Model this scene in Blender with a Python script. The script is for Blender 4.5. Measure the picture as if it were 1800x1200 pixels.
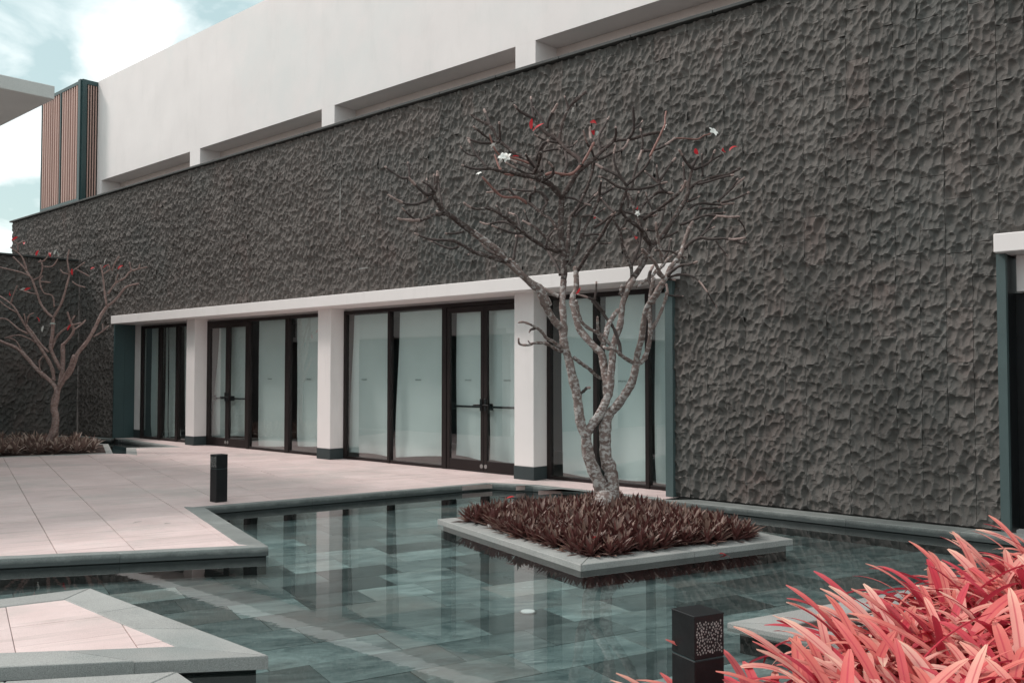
import bpy, math, random
import numpy as np
from mathutils import Vector, Matrix

for o in list(bpy.data.objects): bpy.data.objects.remove(o)
scene = bpy.context.scene
R = math.radians
random.seed(11)
RNG = np.random.default_rng(7)

# ---------------------------------------------------------------- camera
# world: X runs along the stone wall (to the right), Y points at the building, Z up, terrace level = 0
cam_d = bpy.data.cameras.new('camera')
cam_d.sensor_width = 36.0
cam_d.lens = 32.9
cam_d.clip_start = 0.05
cam_d.clip_end = 3000
cam = bpy.data.objects.new('camera', cam_d)
scene.collection.objects.link(cam)
cam.location = (0, 0, 1.6)
cam.rotation_euler = (R(90 + 1.996), 0, R(42.8))
scene.camera = cam

# ---------------------------------------------------------------- sky and sun
SUN_EL, SUN_AZ = 47.0, 238.0          # azimuth clockwise from +Y
world = bpy.data.worlds.new('World')
scene.world = world
world.use_nodes = True
wn, wl = world.node_tree.nodes, world.node_tree.links
wn.clear()
wout = wn.new('ShaderNodeOutputWorld')
bg = wn.new('ShaderNodeBackground')
sky = wn.new('ShaderNodeTexSky')
sky.sky_type = 'NISHITA'
sky.sun_disc = False
sky.sun_elevation = R(SUN_EL)
sky.sun_rotation = R(SUN_AZ)
sky.dust_density = 2.0
tc = wn.new('ShaderNodeTexCoord')
sep = wn.new('ShaderNodeSeparateXYZ')
wl.new(tc.outputs['Generated'], sep.inputs[0])
zz = wn.new('ShaderNodeMath'); zz.operation = 'MAXIMUM'; zz.inputs[1].default_value = 0.0
wl.new(sep.outputs['Z'], zz.inputs[0])
za = wn.new('ShaderNodeMath'); za.operation = 'ADD'; za.inputs[1].default_value = 0.28
wl.new(zz.outputs[0], za.inputs[0])
dx = wn.new('ShaderNodeMath'); dx.operation = 'DIVIDE'
dy = wn.new('ShaderNodeMath'); dy.operation = 'DIVIDE'
wl.new(sep.outputs['X'], dx.inputs[0]); wl.new(za.outputs[0], dx.inputs[1])
wl.new(sep.outputs['Y'], dy.inputs[0]); wl.new(za.outputs[0], dy.inputs[1])
cmb = wn.new('ShaderNodeCombineXYZ')
cmb.inputs[2].default_value = 5.1
wl.new(dx.outputs[0], cmb.inputs[0]); wl.new(dy.outputs[0], cmb.inputs[1])
cn = wn.new('ShaderNodeTexNoise')
cn.inputs['Scale'].default_value = 4.2
cn.inputs['Detail'].default_value = 6.0
cn.inputs['Roughness'].default_value = 0.52
cn.inputs['Distortion'].default_value = 0.35
wl.new(cmb.outputs[0], cn.inputs['Vector'])
cr = wn.new('ShaderNodeValToRGB')
e = cr.color_ramp.elements
e[0].position = 0.40; e[0].color = (0.0, 0.0, 0.0, 1)
e[1].position = 0.63; e[1].color = (1, 1, 1, 1)
wl.new(cn.outputs['Fac'], cr.inputs['Fac'])
ssc = wn.new('ShaderNodeMix'); ssc.data_type = 'RGBA'; ssc.blend_type = 'MULTIPLY'
ssc.inputs[0].default_value = 1.0
ssc.inputs[7].default_value = (1.5, 1.32, 1.06, 1)      # clear sky seen through the veil, pale green blue
wl.new(sky.outputs[0], ssc.inputs[6])
veil = wn.new('ShaderNodeMix'); veil.data_type = 'RGBA'
veil.inputs[0].default_value = 0.74
veil.inputs[7].default_value = (3.9, 5.35, 5.4, 1)       # thin high cloud
wl.new(ssc.outputs[2], veil.inputs[6])
clo = wn.new('ShaderNodeMix'); clo.data_type = 'RGBA'
clo.inputs[7].default_value = (9.6, 9.95, 9.9, 1)          # thick white cloud
wl.new(cr.outputs[0], clo.inputs[0]); wl.new(veil.outputs[2], clo.inputs[6])
wl.new(clo.outputs[2], bg.inputs['Color'])
bg.inputs['Strength'].default_value = 0.092
wl.new(bg.outputs[0], wout.inputs[0])

sun_d = bpy.data.lights.new('sun', 'SUN')
sun_d.energy = 1.5
sun_d.angle = R(10)
sun_d.color = (1.0, 0.93, 0.9)
sun = bpy.data.objects.new('sun', sun_d)
scene.collection.objects.link(sun)
_d = Vector((math.sin(R(SUN_AZ)) * math.cos(R(SUN_EL)), math.cos(R(SUN_AZ)) * math.cos(R(SUN_EL)), math.sin(R(SUN_EL))))
sun.rotation_euler = _d.to_track_quat('Z', 'Y').to_euler()
sun.location = _d * 40

vs = scene.view_settings
vs.view_transform = 'Standard'; vs.look = 'None'; vs.exposure = 0.62; vs.gamma = 1.0
vs.use_curve_mapping = False

# ---------------------------------------------------------------- helpers
COL = scene.collection
def link(o, parent=None):
    COL.objects.link(o)
    if parent is not None: o.parent = parent
    return o
def mesh(name, verts, faces, mat, smooth=False, uv=None):
    me = bpy.data.meshes.new(name)
    me.from_pydata([tuple(v) for v in verts], [], [tuple(f) for f in faces])
    if smooth: me.polygons.foreach_set('use_smooth', [True] * len(me.polygons))
    if uv is not None:
        l = me.uv_layers.new(name='UVMap')
        idx = np.empty(len(me.loops), dtype=np.int32); me.loops.foreach_get('vertex_index', idx)
        l.data.foreach_set('uv', np.asarray(uv, dtype=np.float32)[idx].ravel())
    me.materials.append(mat)
    me.update()
    return me
def obj(name, me, parent=None): return link(bpy.data.objects.new(name, me), parent)
def tag(o, label=None, cat=None, group=None, kind=None):
    if label: o['label'] = label
    if cat: o['category'] = cat
    if group: o['group'] = group
    if kind: o['kind'] = kind
    return o
def empty(name, loc=(0, 0, 0), label=None, cat=None, group=None, kind=None, rz=0):
    o = bpy.data.objects.new(name, None)
    o.empty_display_size = 0.2
    o.location = loc; o.rotation_euler = (0, 0, rz)
    link(o)
    return tag(o, label, cat, group, kind)
class MB:
    def __init__(s): s.v = []; s.f = []
    def box(s, x0, x1, y0, y1, z0, z1, M=None):
        b = len(s.v)
        for z in (z0, z1):
            for x, y in ((x0, y0), (x1, y0), (x1, y1), (x0, y1)):
                p = Vector((x, y, z))
                s.v.append(tuple(M @ p) if M else tuple(p))
        s.f += [(b, b+3, b+2, b+1), (b+4, b+5, b+6, b+7), (b, b+1, b+5, b+4), (b+1, b+2, b+6, b+5), (b+2, b+3, b+7, b+6), (b+3, b, b+4, b+7)]
        return s
    def cbox(s, x0, x1, y0, y1, z0, z1, c=0.006, M=None):
        """box with chamfered edges"""
        b = len(s.v)
        xs, ys, zs = (x0, x1), (y0, y1), (z0, z1)
        sg = (1, -1)
        idx = {}
        for i in range(2):
            for j in range(2):
                for k in range(2):
                    for a in range(3):
                        p = [xs[i] + sg[i]*c, ys[j] + sg[j]*c, zs[k] + sg[k]*c]
                        p[a] = (xs[i], ys[j], zs[k])[a]
                        idx[i, j, k, a] = len(s.v)
                        p = Vector(p); s.v.append(tuple(M @ p) if M else tuple(p))
        I = lambda i, j, k, a: idx[i, j, k, a]
        fs = []
        for i in range(2): fs.append([I(i,0,0,0), I(i,1,0,0), I(i,1,1,0), I(i,0,1,0)])
        for j in range(2): fs.append([I(0,j,0,1), I(1,j,0,1), I(1,j,1,1), I(0,j,1,1)])
        for k in range(2): fs.append([I(0,0,k,2), I(1,0,k,2), I(1,1,k,2), I(0,1,k,2)])
        for i in range(2):
            for j in range(2): fs.append([I(i,j,0,0), I(i,j,1,0), I(i,j,1,1), I(i,j,0,1)])
            for k in range(2): fs.append([I(i,0,k,0), I(i,1,k,0), I(i,1,k,2), I(i,0,k,2)])
        for j in range(2):
            for k in range(2): fs.append([I(0,j,k,1), I(1,j,k,1), I(1,j,k,2), I(0,j,k,2)])
        for i in range(2):
            for j in range(2):
                for k in range(2): fs.append([I(i,j,k,0), I(i,j,k,1), I(i,j,k,2)])
        cen = Vector(((x0+x1)/2, (y0+y1)/2, (z0+z1)/2))
        if M: cen = M @ cen
        for f in fs:
            p = [Vector(s.v[q]) for q in f]
            n = (p[1]-p[0]).cross(p[2]-p[0])
            if n.dot(sum(p, Vector()) / len(p) - cen) < 0: f.reverse()
            s.f.append(tuple(f))
        return s
    def prism(s, poly, z0, z1, c=0.0):
        """vertical prism on a plan polygon (counter-clockwise), chamfered top"""
        if area(poly) < 0: poly = poly[::-1]
        n = len(poly); b = len(s.v)
        s.v += [(x, y, z0) for x, y in poly]
        if c > 0:
            s.v += [(x, y, z1 - c) for x, y in poly]
            s.v += [(x, y, z1) for x, y in inset(poly, c)]
            r = 3
        else:
            s.v += [(x, y, z1) for x, y in poly]; r = 2
        for k in range(r - 1):
            for i in range(n):
                j = (i+1) % n
                s.f.append((b+k*n+i, b+k*n+j, b+(k+1)*n+j, b+(k+1)*n+i))
        s.f.append(tuple(b + (r-1)*n + i for i in range(n)))
        s.f.append(tuple(b + i for i in reversed(range(n))))
        return s
    def tube(s, pts, rads, n=8, caps=True):
        b = len(s.v); P = [Vector(p) for p in pts]; m = len(P)
        up = Vector((0.3, 0.2, 0.93)).normalized(); fr = None
        for i in range(m):
            t = (P[min(i+1, m-1)] - P[max(i-1, 0)]).normalized()
            if fr is None:
                fr = t.cross(Vector((1, 0, 0)) if abs(t.x) < .8 else Vector((0, 1, 0))).normalized()
            else:
                fr = (fr - t * fr.dot(t)).normalized()
            g = t.cross(fr)
            for k in range(n):
                a = 2*math.pi*k/n
                rr = rads[i] if not callable(rads) else rads(i, k)
                s.v.append(tuple(P[i] + (fr*math.cos(a) + g*math.sin(a)) * rr))
        for i in range(m-1):
            for k in range(n):
                k2 = (k+1) % n
                s.f.append((b+i*n+k, b+i*n+k2, b+(i+1)*n+k2, b+(i+1)*n+k))
        if caps:
            s.f.append(tuple(b+k for k in reversed(range(n))))
            s.f.append(tuple(b+(m-1)*n+k for k in range(n)))
        return s
    def build(s, name, mat, parent=None, smooth=False):
        return obj(name, mesh(name, s.v, s.f, mat, smooth), parent)
def area(p):
    return 0.5 * sum(p[i][0]*p[(i+1) % len(p)][1] - p[(i+1) % len(p)][0]*p[i][1] for i in range(len(p)))
def inset(p, d):
    out = []; n = len(p)
    for i in range(n):
        a, b, c = Vector(p[i-1]), Vector(p[i]), Vector(p[(i+1) % n])
        e1, e2 = (b-a), (c-b)
        if e1.length < 1e-6 or e2.length < 1e-6: out.append((b.x, b.y)); continue
        e1.normalize(); e2.normalize()
        n1, n2 = Vector((-e1.y, e1.x)), Vector((-e2.y, e2.x))
        m = n1 + n2
        k = max(0.35, 1 + n1.dot(n2))
        m = m / k
        out.append((b.x + m.x*d, b.y + m.y*d))
    return out
def clip(subject, conv):
    """clip any polygon by a convex counter-clockwise polygon"""
    out = list(subject)
    for i in range(len(conv)):
        ax, ay = conv[i]; bx, by = conv[(i+1) % len(conv)]
        inp = out; out = []
        if not inp: return []
        side = lambda p: (bx-ax)*(p[1]-ay) - (by-ay)*(p[0]-ax)
        for j in range(len(inp)):
            p, q = inp[j-1], inp[j]; sp, sq = side(p), side(q)
            if (sp >= 0) != (sq >= 0):
                t = sp / (sp - sq); out.append((p[0]+(q[0]-p[0])*t, p[1]+(q[1]-p[1])*t))
            if sq >= 0: out.append(q)
    res = []
    for p in out:
        if not res or (abs(p[0]-res[-1][0]) + abs(p[1]-res[-1][1])) > 1e-4: res.append(p)
    return res
def inside(p, poly):
    c = False; x, y = p
    for i in range(len(poly)):
        (x1, y1), (x2, y2) = poly[i-1], poly[i]
        if (y1 > y) != (y2 > y) and x < (x2-x1)*(y-y1)/(y2-y1) + x1: c = not c
    return c
# the pool and its paving are laid on a grid turned 16.5 degrees against the wall
PD = Vector((-0.9588, 0.2840)); QD = Vector((0.2840, 0.9588))
def pq(a, b): v = PD*a + QD*b; return (v.x, v.y)
def to_pq(x, y): v = Vector((x, y)); return v.dot(PD), v.dot(QD)

# ---------------------------------------------------------------- materials
def new_mat(name):
    m = bpy.data.materials.new(name); m.use_nodes = True
    nt = m.node_tree; nt.nodes.clear()
    out = nt.nodes.new('ShaderNodeOutputMaterial')
    return m, nt.nodes, nt.links, out
def N(nodes, t, **kw):
    n = nodes.new('ShaderNode' + t)
    for k, v in kw.items():
        if k in n.inputs.keys(): n.inputs[k].default_value = v
        else: setattr(n, k, v)
    return n
def ramp(nodes, stops):
    r = nodes.new('ShaderNodeValToRGB'); el = r.color_ramp.elements
    while len(el) < len(stops): el.new(0.5)
    for e_, (p, c) in zip(el, stops):
        e_.position = p; e_.color = (*c, 1) if len(c) == 3 else c
    return r
def mix(nodes, links, a, b, fac, mode='MIX'):
    m = nodes.new('ShaderNodeMix'); m.data_type = 'RGBA'; m.blend_type = mode
    for s_, v in ((6, a), (7, b), (0, fac)):
        if isinstance(v, bpy.types.NodeSocket): links.new(v, m.inputs[s_])
        elif s_ == 0: m.inputs[0].default_value = v
        else: m.inputs[s_].default_value = (*v, 1)
    return m.outputs[2]
def noise(nodes, links, scale, vec=None, detail=4, rough=.55, dist=0.0, stretch=None):
    n = N(nodes, 'TexNoise', Scale=scale, Detail=detail, Roughness=rough, Distortion=dist)
    if vec is None:
        g = nodes.new('ShaderNodeNewGeometry'); vec = g.outputs['Position']
    if stretch:
        mp = nodes.new('ShaderNodeMapping'); mp.vector_type = 'TEXTURE'
        mp.inputs['Scale'].default_value = [1/s_ for s_ in stretch[:3]]
        if len(stretch) > 3: mp.inputs['Rotation'].default_value = (0, 0, stretch[3])
        links.new(vec, mp.inputs['Vector']); vec = mp.outputs[0]
    links.new(vec, n.inputs['Vector'])
    return n.outputs['Fac']
def bump(nodes, links, h, strength, dist):
    b = N(nodes, 'Bump', Strength=strength, Distance=dist)
    links.new(h, b.inputs['Height']); return b.outputs['Normal']
def basic(name, col, var=0.12, scale=3.0, rough=.6, fine=0.05, fscale=120, bmp=0.15, bd=0.003, metal=0.0, rnd=0.0, tint=None, tscale=.6, stretch=None, spec=.5):
    m, nd, lk, out = new_mat(name)
    p = N(nd, 'BsdfPrincipled', Roughness=rough, Metallic=metal)
    p.inputs['Specular IOR Level'].default_value = spec
    c = [max(0, v) for v in col]
    lo = [v*(1-var) for v in c]; hi = [min(1, v*(1+var)) for v in c]
    base = mix(nd, lk, lo, hi, ramp_f(nd, lk, noise(nd, lk, scale, detail=5, stretch=stretch), .3, .7))
    if tint:
        base = mix(nd, lk, base, tint, ramp_f(nd, lk, noise(nd, lk, tscale, detail=6, rough=.6), .48, .72, .6))
    f = noise(nd, lk, fscale, detail=3, rough=.7)
    base = mix(nd, lk, base, mix(nd, lk, [v*(1-fine*4) for v in c], [min(1, v*(1+fine*4)) for v in c], ramp_f(nd, lk, f, .35, .65)), .35 if fine else 0.0)
    if rnd:
        oi = nd.new('ShaderNodeObjectInfo')
        mr = N(nd, 'MapRange'); mr.inputs[3].default_value = 1 - rnd; mr.inputs[4].default_value = 1 + rnd
        lk.new(oi.outputs['Random'], mr.inputs[0])
        cc = nd.new('ShaderNodeCombineColor')
        for i in range(3): lk.new(mr.outputs[0], cc.inputs[i])
        base = mix(nd, lk, base, cc.outputs[0], 1.0, 'MULTIPLY')
    lk.new(base, p.inputs['Base Color'])
    if bmp: lk.new(bump(nd, lk, f, bmp, bd), p.inputs['Normal'])
    lk.new(p.outputs[0], out.inputs[0])
    return m
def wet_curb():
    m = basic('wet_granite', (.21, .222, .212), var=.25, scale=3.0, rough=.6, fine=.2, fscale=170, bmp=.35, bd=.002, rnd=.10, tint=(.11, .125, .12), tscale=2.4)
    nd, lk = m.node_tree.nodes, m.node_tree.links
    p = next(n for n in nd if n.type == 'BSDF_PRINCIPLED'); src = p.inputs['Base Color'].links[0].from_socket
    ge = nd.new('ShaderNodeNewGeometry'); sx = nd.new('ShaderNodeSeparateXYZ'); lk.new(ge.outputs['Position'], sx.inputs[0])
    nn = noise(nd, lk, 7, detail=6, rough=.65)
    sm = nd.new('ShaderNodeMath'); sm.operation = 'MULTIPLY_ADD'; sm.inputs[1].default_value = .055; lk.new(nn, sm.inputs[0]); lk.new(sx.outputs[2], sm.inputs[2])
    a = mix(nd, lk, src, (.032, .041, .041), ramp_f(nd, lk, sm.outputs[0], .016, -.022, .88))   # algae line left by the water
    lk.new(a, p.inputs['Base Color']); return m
def ramp_f(nd, lk, fac, a, b, top=1.0):
    mr = nd.new('ShaderNodeMapRange')
    mr.inputs[1].default_value = a; mr.inputs[2].default_value = b; mr.inputs[4].default_value = top
    lk.new(fac, mr.inputs[0]); return mr.outputs[0]

M_WHITE = basic('white_render', (.77, .715, .70), var=.05, scale=1.1, rough=.85, fine=.02, fscale=160, bmp=.25, bd=.003, tint=(.62, .66, .65), tscale=.5, spec=.2)
def streaked(m, col, lo, hi, top, stretch):
    nd, lk = m.node_tree.nodes, m.node_tree.links
    p = next(n for n in nd if n.type == 'BSDF_PRINCIPLED'); src = p.inputs['Base Color'].links[0].from_socket
    s = noise(nd, lk, 1.0, detail=8, rough=.68, stretch=stretch)
    lk.new(mix(nd, lk, src, col, ramp_f(nd, lk, s, lo, hi, top)), p.inputs['Base Color'])
streaked(M_WHITE, (.46, .43, .41), .52, .80, .2, (2.0, 2.0, .5))
M_FASCIA = basic('white_fascia', (.78, .73, .712), var=.03, scale=2, rough=.8, fine=.02, fscale=220, bmp=.2, bd=.002, spec=.25)
streaked(M_FASCIA, (.52, .49, .47), .55, .80, .35, (2.5, 2.5, .5))
M_SLABCONC = basic('roof_slab_paint', (.56, .57, .55), var=.06, scale=2, rough=.85, fine=.04, fscale=60, bmp=.2)
M_TEAL = basic('teal_metal', (.040, .075, .078), var=.12, scale=2, rough=.45, fine=.05, fscale=90, bmp=.1)
M_TEALROUGH = basic('teal_texture_coat', (.062, .094, .094), var=.1, scale=4, rough=.7, fine=.1, fscale=140, bmp=.9, bd=.006)
M_FRAME = basic('bronze_frame', (.017, .0115, .011), var=.2, scale=3, rough=.5, fine=.05, fscale=50, bmp=.05, spec=.25)
M_BLACK = basic('black_metal', (.010, .011, .012), var=.3, scale=9, rough=.42, fine=.15, fscale=70, bmp=.08, tint=(.016, .019, .02), tscale=5, spec=.25)
M_PLINTH = basic('dark_plinth', (.028, .040, .042), var=.15, scale=6, rough=.6)
M_GRANITE = basic('grey_granite', (.30, .30, .287), var=.16, scale=2.2, rough=.75, fine=.22, fscale=190, bmp=.35, bd=.002, rnd=.08, tint=(.16, .20, .195), tscale=1.6)
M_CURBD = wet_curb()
M_JOINT = basic('joint_mortar', (.10, .092, .088), var=.2, scale=8, rough=.95)
M_DARKBASE = basic('shadowed_base', (.03, .033, .033), var=.3, scale=5, rough=.9)
M_SOIL = basic('soil', (.055, .032, .026), var=.4, scale=14, rough=.95, fine=.3, fscale=60, bmp=1.0, bd=.02)
M_GROUND = basic('ground', (.22, .205, .2), var=.15, scale=.4, rough=.9)
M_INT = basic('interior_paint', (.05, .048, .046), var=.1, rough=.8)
M_INTFLOOR = basic('interior_floor', (.20, .17, .155), var=.1, rough=.5)
M_TIMBER = basic('timber', (.48, .315, .27), var=.2, scale=3, rough=.6, stretch=(1, 1, .08), rnd=.12)
M_TIMBERB = basic('timber_backing', (.30, .235, .215), var=.15, scale=3, rough=.7, stretch=(1, 1, .08))
M_DGREEN = basic('green_black_metal', (.02, .05, .052), var=.15, rough=.4)
M_STEEL = basic('steel', (.35, .35, .34), var=.1, rough=.35, metal=.9)
M_LENS = basic('lamp_lens', (.88, .87, .85), var=.04, rough=.3)
M_FLECK = basic('lamp_diffuser', (.24, .235, .225), var=.5, scale=30, rough=.6)
M_PEBBLE = basic('pebble', (.26, .235, .22), var=.25, scale=12, rough=.6, rnd=.35)
M_COPING = basic('coping', (.045, .047, .045), var=.25, scale=4, rough=.7)
M_PAVW = basic('pavilion_wall', (.74, .71, .69), var=.05, rough=.85)

def m_paver():
    m, nd, lk, out = new_mat('pink_granite')
    p = N(nd, 'BsdfPrincipled', Roughness=.72); p.inputs['Specular IOR Level'].default_value = .35
    a = mix(nd, lk, (.60, .462, .442), (.70, .56, .54), ramp_f(nd, lk, noise(nd, lk, 1.7, detail=6), .3, .7))
    st = noise(nd, lk, 1.1, detail=9, rough=.72, dist=.4, stretch=(1.0, 11.0, 1.0, R(73.5)))
    a = mix(nd, lk, a, (.37, .31, .285), ramp_f(nd, lk, st, .50, .74, .7))
    st2 = noise(nd, lk, 3.1, detail=6, rough=.7, stretch=(.6, 16.0, 1.0, R(73.5)))
    a = mix(nd, lk, a, (.73, .60, .57), ramp_f(nd, lk, st2, .56, .72, .6))
    a = mix(nd, lk, a, (.45, .41, .385), ramp_f(nd, lk, noise(nd, lk, .7, detail=9, rough=.72), .48, .72, .75))
    sp = noise(nd, lk, 150, detail=2, rough=.8)
    a = mix(nd, lk, a, (.33, .28, .265), ramp_f(nd, lk, sp, .54, .70, .6))
    oi = nd.new('ShaderNodeObjectInfo'); mr = N(nd, 'MapRange'); mr.inputs[3].default_value = .94; mr.inputs[4].default_value = 1.05
    lk.new(oi.outputs['Random'], mr.inputs[0]); cc = nd.new('ShaderNodeCombineColor')
    for i in range(3): lk.new(mr.outputs[0], cc.inputs[i])
    a = mix(nd, lk, a, cc.outputs[0], 1.0, 'MULTIPLY')
    lk.new(a, p.inputs['Base Color']); lk.new(bump(nd, lk, sp, .3, .002), p.inputs['Normal'])
    lk.new(p.outputs[0], out.inputs[0]); return m
M_PAVER = m_paver()
def m_slate():
    m, nd, lk, out = new_mat('pool_slate')
    p = N(nd, 'BsdfPrincipled', Roughness=.55)
    oi = nd.new('ShaderNodeObjectInfo'); ge = nd.new('ShaderNodeNewGeometry')
    # every slab is cut from another piece: shift the veining by the slab's own number
    ad = nd.new('ShaderNodeVectorMath'); ad.operation = 'ADD'; sc = nd.new('ShaderNodeVectorMath'); sc.operation = 'SCALE'; sc.inputs[3].default_value = 37.0
    cx = nd.new('ShaderNodeCombineXYZ')
    for i in range(3): lk.new(oi.outputs['Random'], cx.inputs[i])
    lk.new(cx.outputs[0], sc.inputs[0]); lk.new(ge.outputs['Position'], ad.inputs[0]); lk.new(sc.outputs[0], ad.inputs[1]); V = ad.outputs[0]
    st = noise(nd, lk, 1.5, vec=V, detail=10, rough=.74, dist=1.4, stretch=(1.0, 2.6, 1.0, R(60)))
    a = mix(nd, lk, (.055, .084, .085), (.235, .280, .272), ramp_f(nd, lk, st, .36, .64))
    a = mix(nd, lk, a, (.165, .148, .135), ramp_f(nd, lk, noise(nd, lk, .9, vec=V, detail=6), .5, .68, .8))
    vein = noise(nd, lk, 2.2, vec=V, detail=10, rough=.75, dist=2.6, stretch=(1.0, 3.0, 1.0, R(62)))
    a = mix(nd, lk, a, (.37, .41, .40), ramp_f(nd, lk, vein, .57, .70, .8))
    rp = ramp(nd, [(0, (.26,)*3), (.22, (.60,)*3), (.6, (.98,)*3), (.85, (1.25,)*3), (1, (1.85,)*3)])
    lk.new(oi.outputs['Random'], rp.inputs[0])
    a = mix(nd, lk, a, rp.outputs[0], 1.0, 'MULTIPLY')
    lk.new(a, p.inputs['Base Color']); lk.new(bump(nd, lk, st, .25, .004), p.inputs['Normal'])
    lk.new(p.outputs[0], out.inputs[0]); return m
M_SLATE = m_slate()
def m_stone():
    m, nd, lk, out = new_mat('split_stone')
    p = N(nd, 'BsdfPrincipled', Roughness=.8); p.inputs['Specular IOR Level'].default_value = .3
    a = mix(nd, lk, (.078, .0705, .065), (.128, .116, .107), ramp_f(nd, lk, noise(nd, lk, 1.1, detail=6, rough=.6), .3, .7))
    a = mix(nd, lk, a, (.125, .086, .077), ramp_f(nd, lk, noise(nd, lk, .8, detail=5, rough=.6, dist=.6), .56, .74, .6))
    a = mix(nd, lk, a, (.078, .086, .083), ramp_f(nd, lk, noise(nd, lk, .5, detail=5), .52, .7, .55))
    f = noise(nd, lk, 30, detail=7, rough=.7)
    a = mix(nd, lk, a, (.04, .037, .034), ramp_f(nd, lk, f, .52, .78, .5))
    # lime bloom running down from the joints
    dr = noise(nd, lk, 5.5, detail=6, rough=.7, stretch=(3.2, 3.2, .42))
    a = mix(nd, lk, a, (.28, .275, .26), ramp_f(nd, lk, dr, .68, .80, .45))
    # freshly broken ridges are paler
    gp = nd.new('ShaderNodeNewGeometry'); rg = ramp_f(nd, lk, gp.outputs['Pointiness'], .525, .60, .75)
    a = mix(nd, lk, a, (.215, .198, .185), rg)
    oi2 = nd.new('ShaderNodeObjectInfo')
    a = mix(nd, lk, a, (.125, .082, .072), ramp_f(nd, lk, oi2.outputs['Random'], .86, .98, .24))
    sp = noise(nd, lk, 26, detail=3, rough=.6)
    a = mix(nd, lk, a, (.4, .39, .37), ramp_f(nd, lk, sp, .76, .82, .55))
    oi = nd.new('ShaderNodeObjectInfo'); mr = N(nd, 'MapRange'); mr.inputs[3].default_value = .88; mr.inputs[4].default_value = 1.1
    lk.new(oi.outputs['Random'], mr.inputs[0]); cc = nd.new('ShaderNodeCombineColor')
    for i in range(3): lk.new(mr.outputs[0], cc.inputs[i])
    a = mix(nd, lk, a, cc.outputs[0], 1.0, 'MULTIPLY')
    lk.new(a, p.inputs['Base Color']); lk.new(bump(nd, lk, f, .6, .010), p.inputs['Normal'])
    lk.new(p.outputs[0], out.inputs[0]); return m
M_STONE = m_stone()
def m_water():
    m, nd, lk, out = new_mat('pool_water')
    n1 = noise(nd, lk, 2.6, detail=3, rough=.55, stretch=(1, 1, 1))
    n2 = noise(nd, lk, 14, detail=2, rough=.5)
    b = N(nd, 'Bump', Strength=.026, Distance=.02); lk.new(n1, b.inputs['Height'])
    b2 = N(nd, 'Bump', Strength=.02, Distance=.004); lk.new(n2, b2.inputs['Height']); lk.new(b.outputs[0], b2.inputs['Normal'])
    g = N(nd, 'BsdfGlossy', Roughness=.012); g.inputs['Color'].default_value = (1, 1, 1, 1); lk.new(b2.outputs[0], g.inputs['Normal'])
    t = N(nd, 'BsdfTransparent'); t.inputs['Color'].default_value = (.84, .915, .915, 1)
    fr = N(nd, 'Fresnel', IOR=1.33); lk.new(b2.outputs[0], fr.inputs['Normal'])
    mx = nd.new('ShaderNodeMixShader'); lk.new(fr.outputs[0], mx.inputs[0]); lk.new(t.outputs[0], mx.inputs[1]); lk.new(g.outputs[0], mx.inputs[2])
    lk.new(mx.outputs[0], out.inputs[0]); return m
M_WATER = m_water()
def m_glass():
    m, nd, lk, out = new_mat('window_glass')
    g = N(nd, 'BsdfGlossy', Roughness=.0); g.inputs['Color'].default_value = (1, 1, 1, 1)
    t = N(nd, 'BsdfTransparent'); t.inputs['Color'].default_value = (.87, .95, .94, 1)
    t2 = N(nd, 'BsdfTransparent'); t2.inputs['Color'].default_value = (1, 1, 1, 1)
    lw = N(nd, 'Fresnel', IOR=1.52)
    md = nd.new('ShaderNodeMath'); md.operation = 'MULTIPLY'; md.inputs[1].default_value = 3.1; lk.new(lw.outputs[0], md.inputs[0])
    mx = nd.new('ShaderNodeMixShader'); lk.new(md.outputs[0], mx.inputs[0]); lk.new(t.outputs[0], mx.inputs[1]); lk.new(g.outputs[0], mx.inputs[2])
    ge = nd.new('ShaderNodeNewGeometry')
    m2 = nd.new('ShaderNodeMixShader'); lk.new(ge.outputs['Backfacing'], m2.inputs[0]); lk.new(mx.outputs[0], m2.inputs[1]); lk.new(t2.outputs[0], m2.inputs[2])
    lk.new(m2.outputs[0], out.inputs[0]); return m
M_GLASS = m_glass()
def m_sheet():
    m, nd, lk, out = new_mat('white_sheet')
    d = N(nd, 'BsdfDiffuse'); tr = N(nd, 'BsdfTranslucent')
    c = mix(nd, lk, (.80, .825, .81), (.87, .885, .87), ramp_f(nd, lk, noise(nd, lk, 1.5, detail=4), .3, .7))
    lk.new(c, d.inputs[0]); lk.new(c, tr.inputs[0])
    mx = nd.new('ShaderNodeMixShader'); mx.inputs[0].default_value = .15
    lk.new(d.outputs[0], mx.inputs[1]); lk.new(tr.outputs[0], mx.inputs[2]); lk.new(mx.outputs[0], out.inputs[0]); return m
M_SHEET = m_sheet()
M_PRINT = basic('grey_print', (.13, .16, .155), var=.1, rough=.8, bmp=0)
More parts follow.
